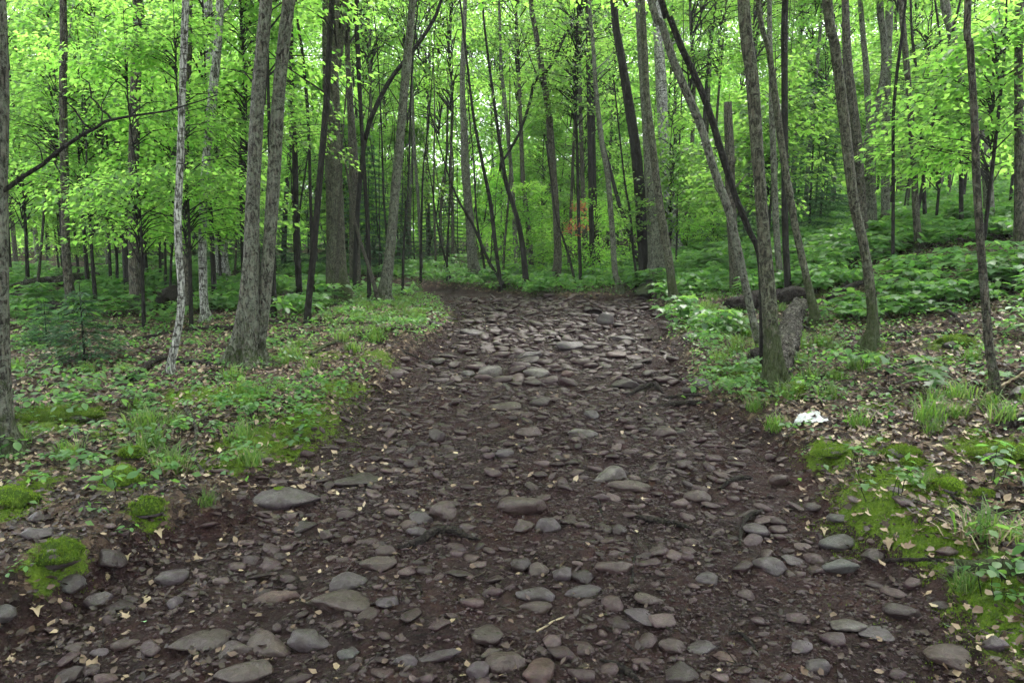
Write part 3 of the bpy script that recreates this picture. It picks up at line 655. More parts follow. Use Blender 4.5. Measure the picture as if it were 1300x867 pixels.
# ---------------------------------------------------------------- background trees, saplings, firs, far wood
far_trunks = []; REL = []
for k in range(5):
    rg = np.random.default_rng(50+k)
    P = [(0, 0, -.2, .115), (0, 0, .1, .09)]
    x = y = 0
    for h in range(2, 16, 2):
        x += rg.normal(0, .1); y += rg.normal(0, .1); P.append((x, y, h, .085*(1-h/16.5)))
    P = spline(P, .5); v, f = tube(P[:, :3], P[:, 3], 8, True, .12, k, .2)
    far_trunks.append([mesh('trunk', v, f, M[b], True) for b in ('bark_brown', 'bark_grey', 'bark_dark')])
def put_tree(x, y, r, hgt, low, label, group, bark=None, sxy=None):
    t = empty('tree', (x, y, float(H(x, y))), R_.uniform(0, 6.28), label=label, cat='tree', group=group)
    k = R_.randrange(5); bk = R_.randrange(3) if bark is None else bark
    s = r/.09
    o = obj('trunk', far_trunks[k][bk], t, rot=(R_.gauss(0, .03), R_.gauss(0, .03), 0), scale=(s, s, hgt/14.0))
    cm, tm = CROWNS[R_.randrange(len(CROWNS))]
    q = sxy or R_.uniform(.8, 1.25); rz = R_.uniform(0, 6.28)
    sc = (hgt+.8-low)/5.5
    obj('crown', cm, t, (0, 0, low), (0, 0, rz), (q, q, sc))
    tag(obj('twigs', tm, t, (0, 0, low), (0, 0, rz), (q, q, sc)), kind='stuff')
    return t
for k, (px, py, w_) in enumerate(_far):
    d = R_.uniform(19, 27)
    p = at_depth(px, py, d)
    REL.append((put_tree(p[0], d, w_*.6/FPX*d, R_.uniform(10, 14), R_.uniform(3.5, 5), 'thin', 'thin trunks deep in the forest'), p[0], d, 'thin dim trunk'))
def free(x, y, gap):
    for a in TREES:
        if abs(a[0]-x)+abs(a[1]-y) < gap: return False
    return True
n = 0
while n < 62:
    y = R_.uniform(17, 46); x = R_.uniform(-1, 1)*(y*.78+3)
    if trail_mask(x, y) > .1 or (y < 28 and abs(x-1) < 6) or (x > 3 and y < 22): continue
    t = put_tree(x, y, R_.choice([.035, .04, .05, .06, .08]), R_.uniform(10, 15), R_.uniform(2.5, 6), 'slender tree', 'background forest trees', bark=R_.choice([0, 1, 1, 2]), sxy=R_.uniform(.8, 1.3)); REL.append((t, x, y, 'slender background tree'))
    n += 1
# side and behind the camera: a few trees so that the shade goes on out of frame
for k in range(30):
    a = R_.uniform(0, 6.28)
    x, y = R_.choice([-1, 1])*R_.uniform(5.5, 11), R_.uniform(-7, 4)
    if k % 3 == 0: x, y = R_.uniform(-6, 6), R_.uniform(-12, -5)
    if k > 21: x, y = R_.choice([-1, 1])*R_.uniform(2.8, 4.2), R_.uniform(-4.5, 1.5)
    put_tree(x, y, R_.uniform(.06, .12), R_.uniform(9, 12), R_.uniform(4.5, 5.5), 'tree outside the picture beside or behind the viewpoint', 'trees around the viewpoint', sxy=R_.uniform(1.0, 1.4))
SAPG = 'understory saplings with layered leaves'
def put_sap(x, y, k, s, label, group=SAPG):
    cm, tm, st, h = SAPS[k]
    t = empty('sapling', (x, y, float(H(x, y))), R_.uniform(0, 6.28), label=label, cat='sapling', group=group)
    for nm, me in (('trunk', st), ('crown', cm), ('twigs', tm)):
        o = obj(nm, me, t, scale=(s, s, s))
        if nm == 'twigs': o['kind'] = 'stuff'
    return t
n = 0
while n < 260:
    y = 9.5+36*R_.random()**1.1; x = R_.uniform(-1, 1)*(y*.74+1.5)
    if abs(x-.7) < 2.9 and y < 15.5: continue
    if trail_mask(x, y) > .05 or not free(x, y, .5): continue
    if y > 13 and y < 27 and abs(x-1.5) < 5.5 and R_.random() < .6: n += 1; continue
    if x > 3 and y < 21 and R_.random() < .45: n += 1; continue
    k_ = R_.randrange(7); s_ = R_.uniform(.75, 1.3)*(1 if y < 26 else 1.25)
    REL.append((put_sap(x, y, k_, s_, 'x', SAPG), x, y, ('short' if SAPS[k_][3]*s_ < 3.6 else 'medium high' if SAPS[k_][3]*s_ < 5.4 else 'tall')+' leafy sapling'))
    n += 1
# bright low bushes behind the trail end, and a bush with red leaves
for k, (px, py, d, s) in enumerate([(690, 330, 21, .42), (760, 335, 20.5, .45), (800, 320, 22, .5), (660, 320, 22, .45), (720, 315, 23, .5), (870, 320, 22, .45), (830, 330, 24, .5), (910, 330, 20, .4)]):
    p = at_depth(px, py, d)
    REL.append((put_sap(p[0], d, k % 7, s, 'x', 'low bright bushes behind the trail end'), p[0], d, 'low bright bush past the trail end,'))
for k in range(3):
    V, F, TV, TF = crown_mesh(950+k, 1.25, .35, 2.3+.3*k, 60, 36, .085, 'layer')
    bm_, tm_ = mesh('foliage', V, F, M['sunlit_leaf']), mesh('twigs', TV, TF, M['bark_dark'])
    for px, d in [[(668, 18.5), (792, 20), (905, 19)], [(715, 20), (835, 22), (640, 22)], [(755, 18), (700, 23.5), (872, 20.5)]][k]:
        p = at_depth(px, 320, d)
        t = empty('bush', (p[0], d, float(H(p[0], d))), R_.uniform(0, 6), cat='bush', label='x', group='yellow green bushes behind the trail end')
        s = R_.uniform(.8, 1.1); obj('foliage', bm_, t, scale=(s,)*3); tag(obj('twigs', tm_, t, scale=(s,)*3), kind='stuff')
        REL.append((t, p[0], d, 'sunlight-tinted yellow green bush'))
# bare thin stems
n = 0
while n < 95:
    y = R_.uniform(12, 30); x = R_.uniform(-1, 1)*(y*.74)
    if n % 3 == 0: px = R_.uniform(430, 620); x = at_depth(px, 330, y)[0]
    if trail_mask(x, y) > .05 or (abs(x-.7) < 2.6 and y < 15) or not free(x, y, .35): continue
    t = empty('bare_stem', (x, y, float(H(x, y))), R_.uniform(0, 6.28), cat='sapling', label='x', group='thin bare stems in the understory')
    s = R_.uniform(.014, .034)/.09; ln = R_.uniform(3.5, 8)
    obj('trunk', far_trunks[R_.randrange(5)][R_.choice([0, 2, 2])], t, rot=(R_.gauss(0, .09), R_.gauss(0, .09), 0), scale=(s*1.2, s*1.2, ln/14))
    q = spline([(0, 0, ln*.4, .007), (R_.gauss(0, .3), R_.gauss(0, .3), ln*.5, .005), (R_.gauss(0, .7), R_.gauss(0, .7), ln*.62, .002)], .2)
    v, f = tube(q[:, :3], q[:, 3], 5, False); obj('branch', mesh('branch', v, f, M['bark_dark'], True), t)
    REL.append((t, x, y, 'thin bare stem')); n += 1
V, F, TV, TF = crown_mesh(900, .36, 1.25, 1.75, 20, 12, .075, 'layer')
rb = empty('red_bush', at_depth(733, 320, 16.6)*[1, 1, 0]+[0, 0, float(H(at_depth(733, 320, 16.6)[0], 16.6))], label='small bush with reddish dying leaves behind the trail end', cat='bush')
obj('foliage', mesh('foliage', V, F, M['red_leaf']), rb)
tag(obj('twigs', mesh('twigs', TV, TF, M['bark_dark']), rb), kind='stuff')
# firs: dark young conifers
def fir_mesh(seed, h, R, tiers, per):
    rg = np.random.default_rng(seed); Ps, Rs, Ss = [], [], []; tw = []
    for t in range(tiers):
        z = h*(.12+.86*t/tiers); L = R*(1-.9*t/tiers); nb = rg.integers(6, 9)
        for b in range(nb):
            a = 2*math.pi*(b/nb)+rg.normal(0, .2); n = int(per*(.3+L/R))
            s = rg.uniform(.05, 1, n)*L; sg = rg.choice([-1, 1], n)
            lat = sg*rg.uniform(0, .30, n)*(L-s*.6)
            P = np.stack([math.cos(a)*s-math.sin(a)*lat, math.sin(a)*s+math.cos(a)*lat, z-.22*s+.1*s*s+rg.normal(0, .012, n)], -1)
            Ps.append(P); Rs.append(rots(a-math.pi/2+sg*rg.uniform(.3, .9, n), rg.normal(-.15, .15, n), rg.normal(0, .4, n))); Ss.append(rg.uniform(.7, 1.2, n))
            tw.append(tube([(0, 0, z), (math.cos(a)*L*.8, math.sin(a)*L*.8, z-.15*L)], [.004, .001], 3, False))
    P = np.concatenate(Ps); Rm = np.concatenate(Rs); S_ = np.concatenate(Ss)
    V, F = scatter(LV, LF, Rm, P, np.stack([S_*.022, S_*.085, S_*.03], -1)*(.8+.25*h))
    tv, tf = cat_parts(tw+[tube([(0, 0, -.05), (0, 0, h)], [.008*h+.006, .003], 6)])
    return mesh('needles', V, F, M['needle']), mesh('trunk', tv, tf, M['bark_dark'])
firs = [fir_mesh(1, .75, .42, 9, 26), fir_mesh(2, 2.6, 1.0, 16, 50), fir_mesh(3, 4.0, 1.25, 20, 60)]
def put_fir(x, y, k, s, label, group=None):
    t = empty('fir_sapling', (x, y, float(H(x, y))), R_.uniform(0, 6), label=label, cat='fir', group=group)
    obj('needles', firs[k][0], t, scale=(s,)*3); obj('trunk', firs[k][1], t, scale=(s,)*3); return t
p = at(108, 462); put_fir(p[0], p[1], 0, 1.0, 'small dark fir seedling in leaf litter in front of the slim brown trunk')
p = at(60, 440); put_fir(p[0], p[1], 0, .7, 'tiny dark fir seedling left of the larger fir seedling')
for k, (px, d) in enumerate([(505, 21), (470, 19), (545, 24), (400, 18), (350, 20), (300, 22), (225, 19), (200, 24), (905, 22), (1025, 17), (1045, 21), (570, 27), (440, 25), (960, 19), (60, 22)]):
    p = at_depth(px, 330, d)
    if trail_mask(p[0], d) > .1: d += 2.5
    REL.append((put_fir(p[0], d, 1+k % 2, R_.uniform(.7, 1.1), 'x', 'dark young firs in the middle distance'), p[0], d, 'dark young fir'))
# the wood beyond reads as one mass
rg = np.random.default_rng(3)
N = 260000
cx = rg.integers(0, 1750, N); cr = np.random.default_rng(4)
CX = cr.uniform(-1, 1, 1750); CY = 27+cr.random(1750)**.8*46; CZ = np.where(CY < 42, cr.uniform(0, 8, 1750), cr.uniform(0, 1, 1750)**1.05*24); CZ[::4] = cr.uniform(0, 2.2, len(CZ[::4])); CRr = cr.uniform(1.1, 2.6, 1750)
D = rg.normal(0, 1, (N, 3)); D /= np.linalg.norm(D, axis=1)[:, None]; D *= (rg.random(N)**.4)[:, None]
P = np.stack([CX[cx]*(CY[cx]*.85+3)+D[:, 0]*CRr[cx]*1.3, CY[cx]+D[:, 1]*CRr[cx], CZ[cx]+D[:, 2]*CRr[cx]*.8], -1)
P[:, 2] += H(P[:, 0], P[:, 1])
P = P[P[:, 2] > H(P[:, 0], P[:, 1])]
n = len(P)
V, F = scatter(LV[[0, 1, 2, 4]], np.array([(0, 1, 2, 3)]), rots(rg.uniform(0, 6.28, n), rg.normal(-.3, .6, n), rg.normal(0, .6, n)), P, rg.uniform(.2, .5, n)*np.clip(P[:, 1]/60, .5, 1))
tag(obj('far_forest', mesh('far_forest', V, F, M['leaf'])), 'mass of sunlit foliage closing the view far behind the trees', 'forest', kind='stuff')

# ---------------------------------------------------------------- low plants
def seedling(seed, n, h, size, layers=1, spread=.16):
    rg = np.random.default_rng(seed); parts = []; Ps, Rs, Ss = [], [], []
    st = []
    for s in range(n):
        a = rg.uniform(0, 6.28); r = spread*rg.random()**.5; b = np.array([math.cos(a)*r, math.sin(a)*r, 0])
        hh = h*rg.uniform(.6, 1.1); tp = b+[math.cos(a)*hh*.2, math.sin(a)*hh*.2, hh]
        st.append(tube([b-(0, 0, .02), (b+tp)/2+rg.normal(0, .01, 3), tp], [.003, .0025, .0015], 3, False))
        for l in range(layers):
            z = 1-.33*l; c = b+(tp-b)*z; m = rg.integers(3, 7); a0 = rg.uniform(0, 6.28)
            for q in range(m):
                an = a0+q*2*math.pi/m+rg.normal(0, .15); pl = size*rg.uniform(.3, .8)
                Ps.append(c+[math.cos(an)*pl, math.sin(an)*pl, rg.normal(0, .012)]); Rs.append(rots(np.array([an-math.pi/2]), np.array([rg.normal(-.22, .2)]), np.array([rg.normal(0, .2)]))[0]); Ss.append(size*rg.uniform(.75, 1.15)*(1+.2*l))
                st.append(tube([c, Ps[-1]], [.0015, .001], 3, False))
    return np.array(Ps), np.array(Rs), np.array(Ss), st
PL = []          # (leaf mesh, stem mesh, raw)
for k in range(9):
    big = k >= 5
    P, Rm, sz, st = seedling(300+k, [3, 4, 2, 5, 3, 4, 5, 6, 4][k], [.12, .15, .10, .16, .20, .30, .34, .40, .32][k], [.06, .055, .07, .05, .075, .125, .13, .14, .13][k], 2 if big else 1, .14 if not big else .3)
    tv, tf = (MV, MF) if k in (0, 3, 5, 7) else (EV, EF)
    V, F = scatter(tv, tf, Rm, P, sz)
    sv, sf = cat_parts(st)
    PL.append((mesh('leaves', V, F, M['leaf_low']), mesh('stem', sv, sf, M['bark_dark']), V, F))
def put_plant(p, k, s, label, group, name='seedling', cat='plant'):
    t = empty(name, p, R_.uniform(0, 6.28), label=label, cat=cat, group=group)
    obj('leaves', PL[k][0], t, scale=(s,)*3); tag(obj('stems', PL[k][1], t, scale=(s,)*3), kind='stuff')
    return t
SPEC = [((1150, 497), 5, .75, 'low plant with broad lobed maple leaves right of the white scrap'), ((1085, 470), 6, .6, 'broad leaved plant behind the lobed maple seedling on the right verge'),
 ((940, 478), 5, .55, 'leafy seedling left of the near right mossy trunk'), ((1120, 630), 3, .9, 'cluster of small fresh leaves on the right moss bank'), ((1085, 600), 3, .8, 'small leaved cluster above the right moss bank'),
 ((1030, 585), 4, .4, 'strap leaved seedling at the right trail verge'), ((1240, 560), 4, .4, 'seedling beside mossy bed near the right edge'), ((1010, 560), 1, .8, 'seedling under the white scrap on the right verge'),
 ((30, 735), 4, .35, 'fresh green fern like seedling left of the mossy stone'), ((130, 650), 2, .5, 'tiny two leaved seedling between the two moss cushions'), ((150, 690), 2, .5, 'tiny seedling right of the mossy stone on the left'),
 ((175, 520), 3, .8, 'round leaved seedling behind the moss ridge on the left'), ((225, 525), 1, .7, 'seedling with pale leaves left of the grass clump'), ((55, 600), 1, .7, 'round leaved seedling at the foot of the left edge trunk'),
 ((350, 525), 4, .4, 'bright seedling above the left moss bed'), ((155, 492), 5, .45, 'star shaped seedling in front of the small fir'), ((95, 500), 6, .5, 'leafy shrub in front of the tiny fir at left')]
for (px, py), k, s, lab in SPEC: put_plant(at(px, py), k, s, lab, None)
stuffV, stuffF = [], []; cnt = 0
NOPL = [(*at(a, b)[:2], r) for a, b, r in [(985, 470, .5), (993, 440, .5), (1004, 412, .5), (955, 400, .6), (990, 395, .6), (1020, 390, .5), (1080, 378, .5), (1050, 390, .4), (50, 378, .8), (85, 372, .8), (30, 385, .6), (310, 425, .5), (350, 415, .5),
 (220, 470, .4), (310, 480, .5), (1130, 470, .5), (1180, 520, .4), (1215, 450, .5), (1060, 430, .6), (1090, 450, .5), (890, 385, .8), (1027, 545, .3), (1000, 520, .3), (550, 395, .7), (555, 380, .8), (1160, 430, .5)]]
def dens(x, y):
    """how green the ground is: leafy shrubs"""
    m = 1-trail_mask(x, y)
    if m < .6: return 0, 0
    small = .35; big = 0.0
    if x > 2.2: big = sstep(7.2, 10.5, y+.35*(x-3))*.72; small = .3+.45*sstep(4.5, 7, y)
    elif x < -1: big = .40*sstep(9, 12, y)*(x < -3); small = .24+.5*sstep(4.5, 8, y)
    if y > 13.5: big = max(big, .25); small = .9
    for q in NOPL:
        if (x-q[0])**2+((y-q[1])*.7)**2 < q[2]**2: return 0, 0
    if x < -1 and y < 4.8: small = .16
    if -3.4 < x < -1 and 5.0 < y < 14: small = .95
    if 1.5 < x < 3 and 6 < y < 14: small = 1.1
    return small, big
cands = []
tries = 0
while tries < 16000:
    tries += 1
    y = 2.6+22*R_.random()**1.2; x = R_.uniform(-1, 1)*(y*.75+1.2)
    if fbm(x*1.1, y*1.1, 12, 3) < (.50 if x < 1 else .46) and y < 13: continue
    s, b = dens(x, y)
    if R_.random() < b: cands.append((x, y, R_.randrange(5, 9), R_.uniform(.5, .95)))
    elif R_.random() < s*.75: cands.append((x, y, R_.randrange(0, 5), R_.uniform(.4, .95)))
cands.sort(key=lambda c: -(c[3]*(2.5 if c[2] >= 5 else 1))/c[1])
for j, (x, y, k, s) in enumerate(cands[:4600]):
    z = float(H(x, y))
    if j < 270:
        side = 'left' if x < .5 else 'right'
        lab = ('shrub with broad layered leaves growing on the %s slope' if k >= 5 else 'small leafy seedling on the %s forest floor') % side
        REL.append((put_plant((x, y, z), k, s, lab, 'broad leaved shrubs on the %s' % side if k >= 5 else 'small seedlings on the %s' % side, 'leafy_shrub' if k >= 5 else 'seedling', 'shrub' if k >= 5 else 'seedling'), x, y, (('large ' if s > .75 else 'small ')+('lobed' if k in (0, 3, 5, 7) else 'oval')+' leaved '+('shrub' if k >= 5 else 'seedling'))))
    else:
        a = R_.uniform(0, 6.28); c, s_ = math.cos(a), math.sin(a); V = PL[k][2]*s
        V = np.stack([V[:, 0]*c-V[:, 1]*s_+x, V[:, 0]*s_+V[:, 1]*c+y, V[:, 2]+z], -1)
        if PL[k][3].shape[1] == 3: stuffF.append(PL[k][3]+cnt); stuffV.append(V); cnt += len(V)
tag(obj('undergrowth', mesh('undergrowth', np.concatenate(stuffV), np.concatenate(stuffF), M['leaf_low'])), 'low leafy undergrowth covering the forest floor on both sides', 'undergrowth', kind='stuff')

# tiny ground cover along the verges and behind the trail end
N = 120000
y = 3+19*rg.random(N)**.9; x = (rg.random(N)*2-1)*(y*.5+1.5)+.3
m = trail_mask(x, y)
edge = np.exp(-np.maximum(0, np.minimum(abs(x-np.interp(y, EY, EL)), abs(x-np.interp(y, EY, ER)))-.2)/1.1)
pr = (1-m)**2*np.where(y > 13.8, .95, (.06+.94*sstep(4.4, 6.5, y))*(.25+.75*edge))*(fbm(x*1.7, y*1.7, 41, 3) > .40)
ok = rg.random(N) < pr
x, y = x[ok], y[ok]; n = len(x)
P = np.stack([x, y, H(x, y)+rg.uniform(.01, .10, n)], -1)
V, F = scatter(LV, LF, rots(rg.uniform(0, 6.28, n), rg.normal(.1, .45, n), rg.normal(0, .35, n)), P, rg.uniform(.025, .06, n))
tag(obj('ground_cover', mesh('ground_cover', V, F, M['leaf_low'])), 'tiny green leaves of ground cover along the trail verges', 'ground cover', kind='stuff')
# grass
def blades(rg, x, y, z, h, lean):
    n = len(x); a = rg.uniform(0, 6.28, n); dx, dy = np.cos(a), np.sin(a); w_ = .0022+.0016*rg.random(n)
    base = np.stack([x, y, z], -1); side = np.stack([-dy*w_, dx*w_, 0*w_], -1)
    mid = base+np.stack([dx*lean*.35*h, dy*lean*.35*h, h*.6], -1); tip = base+np.stack([dx*lean*h, dy*lean*h, h*.8], -1)
    V = np.stack([base-side, base+side, mid+side*.8, mid-side*.8, tip], 1).reshape(-1, 3)
    i = np.arange(n)[:, None]*5
    return V, np.concatenate([i+np.array([[0, 1, 2]]), i+np.array([[0, 2, 3]]), i+np.array([[3, 2, 4]])])
tufts = []
for k in range(4):
    n = 90; a = rg.uniform(0, 6.28, n); r = .07*rg.random(n)**.6
    V, F = blades(rg, np.cos(a)*r, np.sin(a)*r, np.zeros(n)-.01, rg.uniform(.06, .17, n), rg.uniform(.3, 1.3, n))
    tufts.append((mesh('green_blades', V, F, M['grass'])))
V, F = blades(rg, *(rg.normal(0, .05, (2, 60))), np.zeros(60), rg.uniform(.03, .08, 60), rg.uniform(1.1, 1.7, 60))
dead_tuft = mesh('dead_blades', V, F, M['litter_pale'])
def put_tuft(p, s, label, group=None, dead=False):
    t = empty('grass_tuft', p, R_.uniform(0, 6), label=label, cat='grass tuft', group=group)
    obj('green_blades', tufts[R_.randrange(4)], t, scale=(s,)*3)
    if dead: obj('dead_blades', dead_tuft, t, scale=(s,)*3)
    return t
for (px, py), s, lab in [((218, 598), 1.5, 'largest grass clump with dead straw at its foot on the left verge'), ((318, 588), 1.2, 'bright grass clump at lower edge of the left moss bed'), ((262, 640), .8, 'small grass sprig between moss cushion and oval slab'),
    ((170, 580), 1.1, 'grass clump just behind the left moss cushion'), ((305, 500), 1.4, 'round grass hummock in front of the double trunked maple'), ((1090, 540), 1.2, 'grass clump right of the white scrap'),
    ((1240, 680), 1.5, 'grass clump near the right edge above the mossy log'), ((1225, 745), .9, 'arching grass blades at left end of the mossy log'), ((985, 545), 1.3, 'grass at the foot of the near right mossy trunk'),
    ((1170, 615), .9, 'grass between the moss cushions on the right'), ((960, 520), 1.2, 'grass clump left of the near right mossy trunk'), ((1290, 690), 1.2, 'grass clump cut by the right edge')]:
    put_tuft(at(px, py), s*.85, lab, None, px < 400 and 'straw' in lab or px > 1230)
k = 0
while k < 150:
    y = 4.2+11*R_.random(); l, r = np.interp(y, EY, EL), np.interp(y, EY, ER)
    x = R_.choice([l-abs(R_.gauss(0, .9))-.25, r+abs(R_.gauss(0, .7))+.2])
    if trail_mask(x, y) > .3: continue
    s_ = R_.uniform(.7, 1.4); REL.append((put_tuft((x, y, float(H(x, y))), s_, 'x', 'grass tufts on the %s verge' % ('left' if x < 0 else 'right')), x, y, ('large' if s_ > 1.05 else 'small')+' grass tuft')); k += 1
# ---------------------------------------------------------------- moss
import bmesh
def moss_blades(P, h=.010):
    n = len(P); a = rg.uniform(0, 6.28, n); w_ = h*.28
    s = np.stack([np.cos(a)*w_, np.sin(a)*w_, 0*a], -1); t = np.stack([rg.normal(0, h*.4, n), rg.normal(0, h*.4, n), rg.uniform(.6, 1.4, n)*h], -1)
    V = np.stack([P-s, P+s, P+t], 1).reshape(-1, 3)
    return V, np.arange(3*n).reshape(-1, 3)
Ps = []
for p, s in MP:
    dsc = max(1.0, p[1]/4)
    n = int(5200*s*s/.09/dsc)
    x = p[0]+rg.normal(0, s*.8, n); y = p[1]+rg.normal(0, s*1.05, n)
    ok = (moss_mask(x, y)+(fbm(x*9, y*9, 9, 4)-.5)*2.2 > .5)
    Ps.append(np.stack([x[ok], y[ok], H(x[ok], y[ok])+.001], -1))
N = 60000; y = 2.6+5*rg.random(N); x = (rg.random(N)*2-1)*(y*.75)
ok = (moss_mask(x, y) > .55) & (trail_mask(x, y) < .5)
Ps.append(np.stack([x[ok], y[ok], H(x[ok], y[ok])+.001], -1))
V, F = moss_blades(np.concatenate(Ps), .008)
tag(obj('moss', mesh('moss', V, F, M['moss_tip'])), 'bright green moss carpeting the ground in patches beside the trail', 'moss', kind='stuff')

def ico(sub):
    bm = bmesh.new(); bmesh.ops.create_icosphere(bm, subdivisions=sub, radius=1)
    V = np.array([v.co[:] for v in bm.verts]); F = np.array([[v.index for v in f.verts] for f in bm.faces]); bm.free()
    return V, F
I1, I2, I3 = ico(1), ico(2), ico(3)
def rock(seed, base, cuts=9, rough=.10, hard=.85):
    r = np.random.default_rng(seed); V = base[0].copy()
    V *= r.uniform(.9, 1.15, 3)
    for k in range(cuts):
        n = r.normal(0, 1, 3); n /= np.linalg.norm(n); d = r.uniform(.52, .85)
        q = V@n-d; V -= n[None]*np.maximum(q, 0)[:, None]*hard
    s = 3+seed
    nz = vnoise(V[:, 0]*2+s, V[:, 1]*2+V[:, 2]*1.7, seed)-.5
    V *= (1+rough*2*nz+rough*.5*(vnoise(V[:, 0]*6+s, V[:, 1]*6+V[:, 2]*5, seed+1)-.5))[:, None]
    V -= (V.max(0)+V.min(0))/2
    V /= (V.max(0)-V.min(0))/2
    return V
rocks2 = [rock(k, I3, R_.choice([8, 11, 14]), .13, .95) for k in range(16)]
round2 = [rock(60+k, I3, 9, .13, .85) for k in range(8)]
def rock_mesh(V, m, nm='stone'): return mesh(nm, V, I3[1], m, True)
_cache = {}
def rmesh(kind, k, mt):
    key = (kind, k, mt)
    if key not in _cache: _cache[key] = rock_mesh((round2 if kind else rocks2)[k], M[mt])
    return _cache[key]
